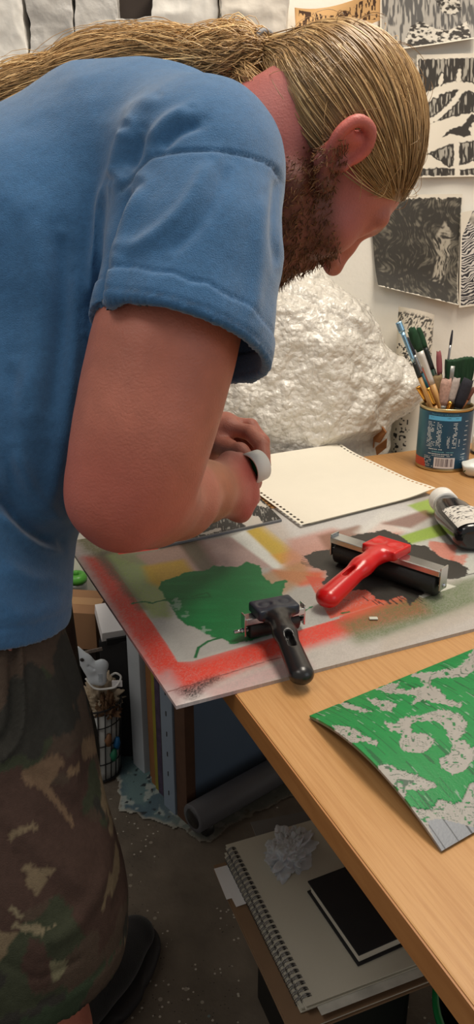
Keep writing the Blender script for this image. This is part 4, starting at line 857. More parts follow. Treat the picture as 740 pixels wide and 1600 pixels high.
def book(name, label, x0, x1, y0, y1, z0, z1, cover, cat='sketchbook', rot=0, pages=pagem, spiral=0, ct=.0018):
    cx, cy = (x0+x1)/2, (y0+y1)/2; ca, sa = math.cos(rot), math.sin(rot); R2 = BR@np.array([[ca, -sa, 0], [sa, ca, 0], [0, 0, 1]]); c = sb(cx, cy, 0)
    w, h = x1-x0, y1-y0; t_ = thing(name, label, cat, c+[0, 0, z0])
    L_ = lambda x, y, z: c+R2@np.array([x, y, 0])+[0, 0, z]
    mk('pages', *box(L_(0, 0, (z0+z1)/2), (w-.006, h-.006, z1-z0-2*ct), R2, .0005), pages, t_, False)
    for z in (z0+ct/2, z1-ct/2): mk('cover', *box(L_(0, 0, z), (w, h, ct), R2, .0006), cover, t_, False)
    if spiral:
        ring = mat('silver_wire', [120, 120, 122], .3, .9); r_ = (z1-z0)/2+.0035
        for k in range(spiral):
            y = -h/2+.012+k*(h-.024)/(spiral-1)
            for dy in (-.0013, .0013):
                pts = [L_(-w/2+.004-r_*math.cos(a)*1.0+.002, y+dy+.001*math.sin(a), (z0+z1)/2+r_*math.sin(a)) for a in np.linspace(-2.6, 2.6, 15)]
                coils.append(tube(pts, .0006, 6))
        mk('spiral_binding', *join(*coils), ring, t_); coils.clear()
        holes = [box(L_(-w/2+.0085, -h/2+.012+k*(h-.024)/(spiral-1), z1-.0004), (.0035, .0048, .0012), R2) for k in range(spiral)]; mk('punched_holes', *join(*holes), mat('dark_hole', [40, 38, 36], .9), t_, False)
    return t_
coils = []
book('portfolio', 'brown kraft-covered pad at the bottom of the sketchbook pile', -.024, .19, .012, bl+.012, -.0305, -.0205, kr, 'pad')
tag(mk('grey_card', *box(sb(.155, .02, -.0192), (.20, .12, .0018), BR@np.array([[.995, -.1, 0], [.1, .995, 0], [0, 0, 1]]), .0005), mat('mid_grey_card', [108, 106, 104], .8), smooth=False), 'mid-grey card sticking out at the back of the sketchbook pile', 'card')
for k, (dx, dy, r_) in enumerate(((-.028, .028, .04), (-.022, .045, -.03))):
    R2 = BR@np.array([[math.cos(r_), -math.sin(r_), 0], [math.sin(r_), math.cos(r_), 0], [0, 0, 1]])
    tag(mk('loose_paper', *box(sb(dx+.014, dy+.022, -.0195+.0010*k), (.026, .060, .0005), R2), mat('white_paper', [222, 222, 224], .8), smooth=False), ['loose white sheet, lower of two, poking out at the corner of the sketchbook pile', 'loose white sheet, upper of two, poking out at the corner of the sketchbook pile'][k], 'paper')
book('sketchbook', 'second spiral sketchbook, lying under the cream-covered one', -.004, .200, .006, bl-.006, -.0180, -.0088, covm, rot=.0, spiral=30)
tag(mk('drawing_sheet', *box(sb(.105, bl/2+.022, -.0081), (.18, bl-.02, .0005), BR), mat('pencil_shaded_paper', [178, 176, 168], .8, var=.3, vscale=26), smooth=False), 'grey pencil-shaded sheet sticking out beneath the top sketchbook', 'drawing')
book('sketchbook', 'large cream-covered spiral sketchbook carrying the black notebook', 0, .205, 0, bl, -.0075, .0, covm, spiral=30)
# black notebook
c1, c2, c3 = on(480, 1377, ZB+.020), on(560, 1493, ZB+.020), on(545, 1330, ZB+.02); nx_ = nrm(c2-c1); ny_ = nrm(np.cross([0, 0, 1.], nx_)); ny_ = ny_ if ny_[0] > 0 else -ny_; NL = np.linalg.norm(c2-c1)
NR = np.array([nx_, ny_, [0, 0, 1]]).T; nb = thing('notebook', 'black hardback notebook with pale page edges on the cream sketchbook', 'notebook', (c1+c2)/2*[1, 1, 0]+[0, 0, ZB])
bc = mat('black_bookcloth', [24, 24, 28], .6, bump=.0003, bscale=600); NB_W = .112; cN = c1+nx_*NL/2+ny_*NB_W/2
for z in (ZB+.0195, ZB+.0015): mk('cover', *box([cN[0], cN[1], z], (NL, NB_W, .0025), NR, .001), bc, nb, False)
mk('pages', *box([cN[0]+ny_[0]*.001, cN[1]+ny_[1]*.001, ZB+.0105], (NL-.008, NB_W-.006, .0150), NR), mat('page_edges'), nb, False)
mk('spine', *box([cN[0]+ny_[0]*(NB_W/2), cN[1]+ny_[1]*(NB_W/2), ZB+.0105], (NL, .003, .0205), NR, .001), bc, nb, False)
# crumpled tissue
def crumple(name, label, cat, c, rx_, ry_, rz_, m, seed, amp=.35, n=70, rot=0, thin=0):
    th = np.linspace(0, math.pi/2 if not thin else math.pi, n//2); ph = np.linspace(0, 2*math.pi, n+1)[:-1]; V = []; 
    for t in th:
        for p in ph: V.append((math.sin(t)*math.cos(p), math.sin(t)*math.sin(p), math.cos(t)))
    V = np.array(V); f1 = np.abs(fbm(V*2.2+seed, 2, seed)-.5)*2; f2 = np.abs(fbm(V*5.5+seed, 2, seed+1)-.5)*2; V = V*(1-amp*.5+amp*(f1*1.1+f2*.6))[:, None]*[rx_, ry_, rz_]
    ca, sa = math.cos(rot), math.sin(rot); V = V@np.array([[ca, sa, 0], [-sa, ca, 0], [0, 0, 1]])+c; m_ = len(th); k = len(ph)
    F_ = [(i*k+j, (i+1)*k+j, (i+1)*k+(j+1) % k, i*k+(j+1) % k) for i in range(m_-1) for j in range(k)]
    V[:, 2] = np.maximum(V[:, 2], c[2]-(rz_ if thin else 0)+.0006); return tag(mk(name, V, F_, m), label, cat)
crumple('tissue', 'crumpled bluish-white tissue on the cream sketchbook', 'tissue', on(452, 1332, ZB), .034, .050, .026, mat('tissue_paper', [188, 192, 198], .8, bump=.0008, bscale=90, sss=.2), 5, .55, 110, -.5)
# green bucket at the lower right
bk = thing('bucket', 'green plastic bucket under the desk at the lower right', 'bucket', sb(.266, .362, 0)*[1, 1, 0])
bkc = sb(.266, .362, 0)*[1, 1, 0]; gp = mat('green_plastic', [20, 118, 62], .35)
mk('bucket_wall', *lathe([(.085, .002), (.108, .252), (.114, .254), (.114, .261), (.106, .261), (.083, .006)], bkc, [0, 0, 1], 56, False), gp, bk)
mk('bucket_floor', *lathe([(.0, .002), (.085, .002), (.084, .007), (0, .007)], bkc, [0, 0, 1], 56, False), gp, bk)
mk('bin_liner', *lathe([(.104, .250), (.098, .20), (.090, .08), (0, .06)], bkc, [0, 0, 1], 56, False), mat('black_liner', [26, 26, 28], .4, bump=.004, bscale=25), bk)

# ================================================================== CORNER BEHIND THE PERSON
dk = mat('dark_brown_shelf', [52, 42, 36], .8)
ZS = float(onY(130, 1003, 1.62)[2]); print('ZS', ZS)
su = thing('shelf_unit', 'low dark shelf against the wall behind the person', 'shelf', (-.50, 1.70, 0))
for z in (ZS-.009, .08): mk('shelf_board', *box((-.53, 1.70, z), (.38, .19, .018), None, .001), dk, su, False)
for x in (-.715, -.345): mk('side_panel', *box((x, 1.70, ZS/2-.01), (.018, .19, ZS-.02), None, .001), dk, su, False)
cb = thing('cardboard_box', 'brown cardboard box on the low shelf behind the person', 'box', (-.42, 1.70, ZS))
crd = mat('corrugated_cardboard', [140, 104, 74], .85, var=.06, vscale=14); r_ = -.12; CR = np.array([[math.cos(r_), -math.sin(r_), 0], [math.sin(r_), math.cos(r_), 0], [0, 0, 1]])
xr = onY(163, 945, 1.64)[0]; bw = .24; bh = onY(160, 944, 1.63)[2]-ZS; bc_ = np.array([xr-bw/2-.004, 1.655, ZS+bh/2])
mk('box_body', *box(bc_, (bw, .120, bh), CR, .0015), crd, cb, False)
mk('tape', *box(bc_+[0, 0, bh/2], (bw+.001, .036, .0008), CR), mat('clear_brown_tape', [160, 122, 84], .3), cb, False)
# spray can with a green top
sc = on(119, 905, .33); sy = 1.766
sp = thing('spray_can', 'spray can with a bright green ring cap behind the cardboard box', 'spray can', (onY(119, 900, sy)[0], sy, ZS)); 
so0 = np.array([onY(119, 900, sy)[0], sy, ZS]); zt = onY(119, 893, sy)[2]-ZS
mk('can_body', *lathe([(.0, .0), (.024, 0), (.0255, .003), (.0255, zt-.035), (.020, zt-.024), (0, zt-.024)], so0, [0, 0, 1], 36, False), mat('tinplate', [176, 180, 176], .3, .8), sp)
mk('green_ring', *lathe([(.020, zt-.028), (.0265, zt-.026), (.0270, zt-.014), (.022, zt-.006), (.014, zt-.004), (.012, zt-.010), (.0, zt-.010)], so0, [0, 0, 1], 40, False), mat('bright_green_plastic', [84, 158, 62], .35), sp)
mk('nozzle', *lathe([(.0, zt-.010), (.0065, zt-.010), (.0065, zt+.001), (.005, zt+.002), (.0, zt+.002)], so0, [0, 0, 1], 24, False), mat('bright_green_plastic'), sp)
# narrow black box carrying a white carton
bb = on(185, 1030, 0); nbx = np.array([-.262, 1.575, 0.])
tag(mk('black_box', *box(nbx+[-.012, 0, .158], (.075, .10, .314), None, .003), mat('matt_black_box', [30, 30, 32], .7), smooth=False), 'narrow matt black box beside the white canvas, a white carton on top', 'box')
wcn = thing('white_carton', 'white carton tilted on top of the narrow black box', 'carton', nbx+[-.014, -.01, .316])
WR = Matrix.Rotation(.35, 3, 'Z')@Matrix.Rotation(.42, 3, 'X'); WR = np.array(WR)
mk('carton_body', *box(nbx+[-.018, -.02, .352], (.070, .085, .030), WR, .001), mat('white_card', [226, 224, 226], .6), wcn, False)
mk('carton_flap', *box(nbx+[-.018, -.02, .352]+WR@np.array([0, -.045, -.016]), (.050, .004, .02), WR), mat('matt_black_box'), wcn, False)
# wire basket with a liner and cuttings
BC = np.array([-.318, 1.475, 0.]); brad = .058; bhh = .195
wbk = thing('wire_basket', 'black wire basket of rubbish standing on the floor left of the canvases', 'basket', BC)
bm_ = mat('black_wire', [40, 40, 42], .4, .3); parts = []
for z in (.004, .05, .10, .15, bhh): r2_ = brad*(.82+.18*z/bhh); parts.append(tube([BC+[r2_*math.cos(t), r2_*math.sin(t), z+.004] for t in np.linspace(0, 2*math.pi, 41)], .0022 if z in (.004, bhh) else .0013, 6))
for k in range(22):
    a = k*2*math.pi/22; parts.append(tube([BC+[brad*.82*math.cos(a), brad*.82*math.sin(a), .006], BC+[brad*math.cos(a+.12), brad*math.sin(a+.12), bhh+.003]], .0013, 6))
mk('wire_frame', *join(*parts), bm_, wbk)
v, f = lathe([(0, .006), (brad*.78, .007), (brad*.80, .03), (brad*.86, .10), (brad*.94, bhh-.01), (brad*.90, bhh-.012), (0, .12)], BC, [0, 0, 1], 60, False); v[:, :2] += (fbm(v*60, 2, 4)[:, None]-.5)*.010
mk('liner', v, f, mat('pale_plastic_liner', [186, 188, 186], .35, bump=.002, bscale=60), wbk)
for k, (a, z, c, nm) in enumerate(((-.55, .10, [24, 96, 150], 'blue'), (-.75, .075, [30, 110, 80], 'green'), (-.95, .12, [120, 84, 56], 'brown'))):
    p = BC+[brad*.96*math.cos(a), brad*.96*math.sin(a), z]; v, f = tube([p+[0, 0, -.014], p, p+[.003, 0, .016]], [.005, .009, .004], 10); mk('paint_smear', v, f, mat(nm+'_paint_smear', c, .5), wbk)
crumple('wool_tuft', 'fluffy beige wool tuft heaped in the wire basket', 'wool', BC+[.006, .01, bhh-.015], .050, .048, .062, mat('beige_wool', [176, 160, 138], .95, bump=.005, bscale=70), 9, .8, 90)
crumple('brown_fur_scrap', 'brown fluffy scrap beside the clamp lamp on the basket', 'scrap', BC+[.032, -.022, bhh-.02], .026, .028, .045, mat('brown_fluff', [104, 78, 56], .95, bump=.005, bscale=80, var=.3, vscale=60), 12, .8, 80)
# white clamp with cable lying on top
cl = thing('clamp_lamp', 'white plastic spring clamp with a cable, lying on the basket', 'clamp', BC+[-.01, -.03, bhh+.01])
CF = Field(rng_axis((-.06, .06, .0013)), rng_axis((-.02, .02, .0013)), rng_axis((-.06, .06, .0013)))
def cq(px, py): return np.array([(px-146)/1200*1.56, 0, -(py-1042)/1200*1.70])
fy = ((0, 1, 0), .55)
CF.chain([cq(122, 1012), cq(134, 1030), cq(146, 1044)], [.007, .013, .014], .004, fy); CF.chain([cq(140, 1044), cq(158, 1040), cq(160, 1038)], [.012, .010, .012], .004, fy); CF.chain([cq(160, 1040), cq(156, 1064)], [.012, .012], .004, fy); CF.chain([cq(134, 1036), cq(144, 1064)], [.012, .010], .004, fy); CF.cap(cq(146, 1064), cq(156, 1066), .010, .010, .004, fl=fy)
CF.cap(cq(140, 1038)+[0, -.02, 0], cq(147, 1043)+[0, -.02, 0], .0045, k=.001, mode='-'); CF.cap(cq(140, 1038), cq(147, 1043), .0045, k=.001, mode='-'); CF.cap(cq(140, 1038)+[0, -.01, 0], cq(147, 1043)+[0, -.01, 0], .0045, k=.001, mode='-')
v, q = CF.mesh(); v = relax(v, q, 2); co = onY(146, 1042, 1.405); mk('clamp_body', v+co, q, mat('pale_white_plastic', [206, 214, 222], .4), cl)
mk('screw', *lathe([(.0035, 0), (.0045, .001), (.002, .002)], co+cq(130, 1026)+[0, -.009, 0], [0, -1, 0], 16), mat('dark_nail'), cl)
for k in range(6): mk('embossed_line', *box(co+cq(157, 1052+k*2.4)+[0, -.0073, 0], (.010-.001*(k % 3), .0006, .0009), None), mat('embossed_grey', [150, 158, 166], .5), cl, False)
mk('cable', *tube(crspline([co+cq(130, 1066)+[0, .01, 0], co+cq(146, 1079), co+cq(170, 1079), co+cq(182, 1074), co+cq(188, 1064)+[0, .01, 0], co+cq(180, 1058)+[0, .012, 0], co+cq(172, 1062)+[0, .014, 0]], 8), .0023, 8), mat('white_cable', [222, 222, 220], .5), cl)
tag(mk('white_tag', *box(onY(183, 1068, 1.41), (.022, .004, .014), None, .0005), mat('white_card'), smooth=False), 'small white card tag beside the cable on the basket', 'tag')
# dark bits behind the boxes
tag(mk('black_case', *box((-.47, 1.535, .12), (.16, .10, .24), CR, .004), mat('matt_black_box'), smooth=False), 'matt black case standing on the floor behind the clamp and basket', 'case')
tag(mk('perforated_strip', *box(onY(140, 1018, 1.50), (.060, .004, .008), np.array(Matrix.Rotation(-.25, 3, 'Y')), .001), mat('pale_metal_strip', [120, 110, 104], .5, .5, var=.4, vscale=300), smooth=False), 'thin pale perforated strip resting on the black case', 'strip')

# ================================================================== WRAPPED PARCELS ABOVE THE SHOULDERS
sf = thing('wall_shelf', 'white wall shelf behind the ponytail carrying wrapped parcels', 'shelf', (-.25, 1.70, 1.40))
ZW = 1.415; wsm = mat('white_shelf_paint', [206, 200, 190], .6)
mk('shelf_board', *box((-.32, 1.70, ZW-.012), (.84, .19, .022), None, .002), wsm, sf, False)
for x in (-.62, -.02): mk('bracket', *box((x, 1.72, ZW-.063), (.02, .15, .08), None, .002), mat('grey_steel'), sf, False)
def parcel(x0, x1, ytop, label, m, y0=1.62, y1=1.775, seed=1, name='wrapped_parcel', cat='parcel', amp=.009, tilt=0):
    a = onY(x0, ytop, y0); b_ = onY(x1, ytop, y0); w = b_[0]-a[0]; h = a[2]-ZW; n = 60
    V, F_ = box([0, 0, 0], (1, 1, 1)); import bmesh
    bm = bmesh.new(); bmesh.ops.create_cube(bm, size=1); bmesh.ops.subdivide_edges(bm, edges=bm.edges[:], cuts=44, use_grid_fill=True)
    V = np.array([q.co[:] for q in bm.verts]); F_ = [tuple(q.index for q in f.verts) for f in bm.faces]; bm.free()
    V = V*[w, y1-y0, h]; r_ = np.abs(fbm(V*14+seed, 2, seed)-.5)*2; r2_ = np.abs(fbm(V*36+seed, 2, seed+2)-.5)*2; nn = V/[w, y1-y0, h]; nn = np.sign(nn)*np.maximum(np.abs(nn)-.40, 0)*10
    V = V-nn*(r_*amp+r2_*amp*.4)[:, None]; V = V+[(a[0]+b_[0])/2, (y0+y1)/2, ZW+h/2+.001]; V[:, 2] = np.maximum(V[:, 2]+tilt*(V[:, 0]-a[0])*(V[:, 2] > ZW+h/2), ZW+.001)
    return tag(mk(name, V, F_, m), label, cat)
pls = mat('grey_plastic_wrap', [192, 188, 182], .3, coat=.3, bump=.004, bscale=30); pls2 = mat('cream_wrap_paper', [214, 206, 194], .6, bump=.003, bscale=22); wrp = mat('white_tissue_wrap', [226, 222, 214], .7, bump=.003, bscale=24)
parcel(-60, 34, -30, 'white wrapped parcel at the far left end of the wall shelf', wrp, seed=3)
parcel(34, 110, -40, 'grey plastic-wrapped parcel beside the leftmost white parcel', pls, seed=5)
parcel(110, 184, -34, 'grey plastic-wrapped parcel left of the dark gap', pls, seed=8)
tag(mk('dark_gap_block', *box(np.array([onY(212, 30, 1.70)[0], 1.70, onY(212, 30, 1.70)[2]-.030]), (.070, .10, .17), np.array(Matrix.Rotation(.14, 3, 'Y')), .003), mat('dark_brown_shelf'), smooth=False), 'dark brown block standing in for the shaded gap between the wrapped parcels', 'board')  # added dark block, its colour stands for the shaded gap between parcels
parcel(232, 342, -30, 'white tissue-wrapped parcel right of the dark gap', wrp, seed=11, y0=1.61)
parcel(342, 454, -40, 'grey crumpled plastic parcel above the hair band', pls2, seed=14, y0=1.60)
parcel(178, 238, 26, 'low grey plastic-wrapped parcel in front of the dark gap', pls, seed=17, y0=1.605, y1=1.64)
# ================================================================== PERSON
HM = np.array([[.385, -.280, .880], [.211, .954, .211], [-.899, .104, .426]])
HM = np.array([nrm(HM[:, 0]), nrm(HM[:, 1]), nrm(HM[:, 2])]).T
HO = np.array([.082, .956, 1.253])
def Hd(f, l, u): return HO+HM@np.array([f, l, u], float)        # head coordinates: forward, left, up
LAT = nrm([-.2, .98, 0])
NA = [P(312, 262, .72), P(285, 430, .70), P(252, 560, .69), P(222, 680, .69), P(205, 758, .70)]
body = Field(rng_axis((-.62, -.12, .005), (-.12, .25, .0023)), rng_axis((.42, .78, .005), (.78, 1.12, .0028), (1.12, 1.32, .005)),
             rng_axis((0, .83, .005), (.83, .98, .0024), (.98, 1.1, .005), (1.1, 1.44, .0026)))
b = body
# trunk under the clothes
b.chain([P(285, 262, .88), P(185, 305, .88), P(50, 405, .88), P(-60, 570, .87), P(-75, 780, .87), P(-75, 900, .88)], [.066, .090, .104, .09, .09, .088], .04, (LAT, 1.22))
# neck
b.chain([P(300, 240, .88), P(385, 238, .875), Hd(-.035, 0, -.03)], [.064, .060, .058], .03)
b.chain([P(300, 245, .88), P(395, 225, .87), Hd(-.062, 0, -.005)], [.045, .043, .043], .02)
# head
b.ell(Hd(-.015, 0, .052), (.100, .076, .084), HM, .02)
b.ell(Hd(.045, 0, .005), (.058, .060, .085), HM, .03)
b.ell(Hd(.03, 0, -.05), (.062, .054, .052), HM, .03)
b.cap(Hd(.078, -.012, -.085), Hd(.078, .012, -.085), .022, k=.03)
for s_ in (-1, 1):
    b.cap(Hd(.0, s_*.058, -.045), Hd(.06, s_*.03, -.085), .016, .018, .03)
    b.ell(Hd(.068, s_*.040, -.012), (.022, .020, .022), HM, .025)
    b.cap(Hd(.092, s_*.012, .043), Hd(.080, s_*.048, .043), .011, .009, .014)
    b.ell(Hd(.104, s_*.030, .024), (.018, .018, .013), HM, .012, '-')
    b.ell(Hd(.078, s_*.032, .023), (.0145, .0145, .0145), HM, .004)
    b.cap(Hd(.088, s_*.020, .030), Hd(.083, s_*.044, .028), .0065, .005, .006)
    b.cap(Hd(.089, s_*.022, .016), Hd(.084, s_*.042, .016), .005, .004, .006)
b.chain([Hd(.092, 0, .035), Hd(.104, 0, .012), Hd(.118, 0, -.012)], [.008, .0085, .012], .012)
for s_ in (-1, 1): b.ell(Hd(.106, s_*.011, -.016), (.011, .008, .009), HM, .008)
for s_ in (-1, 1): b.ell(Hd(.108, s_*.008, -.0245), (.006, .0035, .004), HM, .003, '-')
b.cap(Hd(.098, -.018, -.043), Hd(.098, .018, -.043), .0065, k=.006); b.cap(Hd(.096, -.015, -.054), Hd(.096, .015, -.054), .0075, k=.006)
b.ell(Hd(.107, 0, -.0485), (.006, .022, .0016), HM, .003, '-')
# ears
for s_ in (-1, 1):
    ef = lambda f, o, u: Hd((f*.92-(u-.008)*.40)-.010, s_*(.073+o), .010+(u-.008)*.92+f*.40)
    rim = crspline([ef(.014, .006, .008), ef(.016, .012, .028), ef(.004, .018, .041), ef(-.014, .021, .036), ef(-.020, .021, .016), ef(-.012, .016, -.006), ef(.0, .010, -.024), ef(.008, .006, -.028), ef(.010, .003, -.016)], 4)
    b.ell(ef(-.002, .010, .008), (.017, .008, .034), HM, .008)
    b.ell(ef(.004, .019, .008), (.009, .009, .019), HM, .006, '-')
    b.chain(rim, np.interp(np.linspace(0, 1, len(rim)), [0, .3, .7, .85, 1], [.0035, .0048, .0048, .0065, .005]), .005)
    b.chain([ef(-.008, .016, .026), ef(-.012, .016, .012), ef(-.006, .012, -.006)], [.003, .0035, .003], .004)
    b.ell(ef(.011, .010, -.002), (.004, .004, .006), HM, .004)
# near arm
b.chain(NA, [.050, .058, .056, .0550, .050], .04)
b.chain([P(205, 758, .70), P(230, 775, .765), P(275, 778, .84), P(318, 768, .92), P(338, 766, .952)], [.050, .047, .041, .033, .028], .03)
b.cap(P(160, 790, .695), P(178, 800, .70), .025, .028, .035)
def hand(palm, fingers, wr):
    for (k_, *f_) in palm: b.chain([wr[0], k_], [wr[1], .0125], .02)
    for a, q in zip([p[0] for p in palm], [p[0] for p in palm][1:]): b.cap(a*.9+wr[0]*.1, q*.9+wr[0]*.1, .0115, k=.012)
    for pts, r0 in fingers: b.chain(pts, np.linspace(r0, r0*.78, len(pts)), .0045)
wr = P(338, 766, .952)
kn = [P(370, 736, .99), P(386, 754, 1.0), P(388, 777, 1.0), P(376, 801, .99)]
hand([(k_,) for k_ in kn], [
    ([kn[0], P(382, 735, 1.03), P(372, 745, 1.045), P(366, 747, 1.03)], .0112),
    ([kn[1], P(396, 754, 1.035), P(378, 762, 1.052), P(366, 762, 1.035)], .0114),
    ([kn[2], P(394, 778, 1.035), P(377, 784, 1.05), P(366, 782, 1.03)], .0108),
    ([kn[3], P(381, 801, 1.02), P(366, 804, 1.033), P(356, 800, 1.018)], .0098)], (wr, .022))
b.chain([P(345, 748, .962), P(358, 722, .98), P(374, 722, 1.002), P(385, 732, 1.012)], [.017, .0125, .0105, .0085], .010)
b.cap(P(350, 740, .965), kn[0], .013, .011, .02)
# far arm
b.chain([P(230, 265, 1.04), P(215, 470, 1.12), P(215, 625, 1.19)], [.052, .05, .045], .04)
b.chain([P(215, 625, 1.19), P(270, 668, 1.165), P(312, 682, 1.13), P(326, 682, 1.115)], [.044, .040, .029, .027], .03)
fk = [P(358, 668, 1.095), P(356, 662, 1.115), P(352, 662, 1.135), P(346, 668, 1.15)]
hand([(k_,) for k_ in fk], [
    ([fk[0], P(390, 676, 1.085), P(409, 698, 1.045), P(413, 726, 1.02)], .0115),
    ([fk[1], P(391, 666, 1.11), P(410, 690, 1.095), P(413, 716, 1.08)], .0115),
    ([fk[2], P(382, 676, 1.135), P(394, 700, 1.12), P(393, 722, 1.10)], .0105),
    ([fk[3], P(370, 688, 1.15), P(378, 706, 1.135), P(376, 722, 1.12)], .0095)], (P(324, 681, 1.118), .023))
b.chain([P(335, 692, 1.10), P(357, 702, 1.075), P(374, 706, 1.045), P(386, 714, 1.025)], [.016, .0125, .011, .009], .010)
# legs
KN = P(35, 1450, .80); b.chain([P(-75, 880, .80), P(-20, 1180, .80), KN], [.09, .078, .058], .05)
b.chain([KN, KN*.65+np.array([-.225, .585, .09])*.35+[0, -.012, 0], np.array([-.22, .60, .09]), np.array([-.215, .61, .045])], [.056, .060, .036, .036], .03)
FK = np.array([-.30, .92, .48]); b.chain([np.array([-.335, .94, .86]), FK], [.085, .056], .05)
FA = np.array([-.262, .84, .10]); b.chain([FK, FK*.65+FA*.35+[-.01, -.01, 0], FA, FA-[.0, 0, .055]], [.056, .058, .036, .036], .03)
b.cap(np.array([-.22, .60, .05]), np.array([-.16, .74, .035]), .034, .026, .03); b.cap(FA-[0, 0, .05], np.array([-.18, .99, .035]), .034, .026, .03)
V, Q = b.mesh(); V = relax(V, Q, 1, .4)
Vs = relax(V, Q, 40, .6); ms = sm(.085, .065, seg3(V, [P(215, 700, .69), P(205, 758, .70), P(230, 775, .765), P(275, 778, .84), P(318, 768, .92), P(338, 766, .952)])[0])*sm(.045, .075, np.linalg.norm(V-P(375, 766, .995), axis=1))
V = V*(1-ms[:, None])+Vs*ms[:, None]; NV = vnormals(V, Q)
# soft skin relief on arms and neck, colouring by place
hl = (V-HO)@HM
col = np.tile(lin([180, 110, 92]), (len(V), 1))
n1 = fbm(V*22, 3, 3)[:, None]; n2 = fbm(V*90, 3, 9)[:, None]
col = col*(1+.25*(n1-.5)+.22*(n2-.5))
def tint(mask, c, a): 
    global col
    mask = (np.clip(mask, 0, 1)*a)[:, None]; col = col*(1-mask)+lin(c)*mask
inh = sm(.30, .16, np.linalg.norm(V-HO, axis=1))
tint(inh, [178, 108, 92], .8)
neckm = sm(.12, .06, seg3(V, [P(400, 220, .82), P(470, 260, .80), P(470, 330, .82)])[0]); tint(neckm, [172, 98, 96], .7)
elb = sm(.10, .03, seg3(V, [P(150, 800, .66), P(210, 820, .68)])[0]); tint(elb, [196, 104, 90], .6)
hd_ = sm(.07, .03, seg3(V, [P(372, 766, .98), P(380, 790, .98)])[0]); tint(hd_, [190, 92, 84], .7)
fm = sm(.09, .0, seg3(V, [P(318, 700, .9), P(322, 820, .9)])[0]); tint(fm, [166, 112, 72], .55)
for s_ in (-1, 1):
    em = sm(.045, .02, np.linalg.norm(V-Hd(-.014, s_*.09, .008), axis=1)); tint(em, [205, 100, 88], .8)
beardw = sm(.012, -.02, hl[:, 2]+.012-np.clip((.055-hl[:, 0])*.45, 0, .035))*sm(-.045, -.005, hl[:, 0])*sm(-.17, -.12, hl[:, 2])*sm(.25, .2, np.linalg.norm(V-HO, axis=1))
beardw *= 1-sm(.02, .012, np.linalg.norm((hl-np.array([.115, 0, -.02])), axis=1))
tint(beardw, [96, 58, 44], .85*(.75+.5*n2[:, 0]))
lip = sm(.011, .006, np.linalg.norm((hl-np.array([.100, 0, -.049]))*[1, .5, 1], axis=1)); tint(lip, [170, 84, 78], .8)
for s_ in (-1, 1): tint(sm(.009, .004, seg3(hl, [[.099, s_*.012, .047], [.088, s_*.045, .047]])[0]), [120, 84, 52], .7)
skin = mat('skin', rough=.5, attr='Col', bump=.0006, bscale=420, sss=.12, var=.06, vscale=60)
person = mk('person', V, Q, skin, colors=col, loc=(-.26, .75, 0))
tag(person, 'bearded person with blond ponytail, blue t-shirt and camouflage shorts bending over the desk', 'person')

# ---- shirt
PN = lambda *a: np.array(P(*a))
sh = Field(rng_axis((-.60, .08, .003)), rng_axis((.50, .80, .003), (.80, 1.28, .005)), rng_axis((.74, 1.42, .003)))
sh.chain([P(325, 240, .88), P(280, 262, .88), P(185, 295, .88), P(45, 400, .88), P(-60, 570, .87), P(-72, 780, .86)], [.060, .090, .122, .138, .125, .122], .04, (LAT, 1.22))
sh.chain([P(-72, 780, .86), P(-66, 900, .845), P(-62, 1080, .845)], [.12, .116, .122], .03, (LAT, 1.32))
sh.chain([P(210, 400, .86), P(60, 640, .85), P(-12, 765, .85)], [.11, .10, .085], .05, (LAT, 1.2))
sh.chain([P(250, 250, .80), P(314, 262, .735), P(312, 285, .72)], [.085, .068, .068], .04)
sh.chain([P(312, 275, .72), P(304, 400, .70), P(283, 530, .69), P(272, 600, .69)], [.068, .0735, .0755, .0765], .03)
sh.chain([P(230, 265, 1.03), P(215, 400, 1.09), P(213, 520, 1.13)], [.07, .07, .068], .04)
sh.shell(.007)
a_, b_, c_ = P(148, 502, .69), P(418, 577, .69), P(350, 600, .765)
pl = nrm(np.cross(b_-a_, c_-a_)); pl = pl if pl[2] < 0 else -pl
# cut the near sleeve only: clip inside a ball around the arm below the cuff
def clip_local(F_, p, n, lo, hi, k=.003):
    r, g = F_.sub(np.asarray(lo), np.asarray(hi)); n = nrm(n)
    d = (g[0]-p[0])*n[0]+(g[1]-p[1])*n[1]+(g[2]-p[2])*n[2]; return r, d.astype(np.float32), g
cen = (a_+b_)/2
lo = cen-[.13, .13, .16]; hi = cen+[.13, .13, .08]
r_, d_, g_ = clip_local(sh, cen, pl, lo, hi)
# restrict to the neighbourhood of the arm axis
ax0, ax1 = P(306, 400, .70), P(262, 640, .69); e_ = ax1-ax0; L2 = e_@e_
t_ = ((g_[0]-ax0[0])*e_[0]+(g_[1]-ax0[1])*e_[1]+(g_[2]-ax0[2])*e_[2])/L2
q_ = np.sqrt((g_[0]-ax0[0]-t_*e_[0])**2+(g_[1]-ax0[1]-t_*e_[1])**2+(g_[2]-ax0[2]-t_*e_[2])**2)-.100
cut = np.minimum(-d_, -q_).astype(np.float32)      # >0 outside the cylinder-below-plane
cut = np.maximum(-d_, q_.astype(np.float32))        # negative inside the removed part
sh.f[r_] = np.maximum(sh.f[r_], -cut)
a2, b2 = P(150, 530, 1.13), P(290, 530, 1.13); c2 = P(220, 540, 1.2); pl2 = nrm(np.cross(b2-a2, c2-a2)); pl2 = pl2 if pl2[2] < 0 else -pl2
lo = (a2+b2)/2-[.12, .12, .14]; hi = (a2+b2)/2+[.12, .12, .1]
r_, d_, g_ = clip_local(sh, (a2+b2)/2, pl2, lo, hi)
sh.f[r_] = np.where(g_[1] > 1.02, np.maximum(sh.f[r_], d_), sh.f[r_])
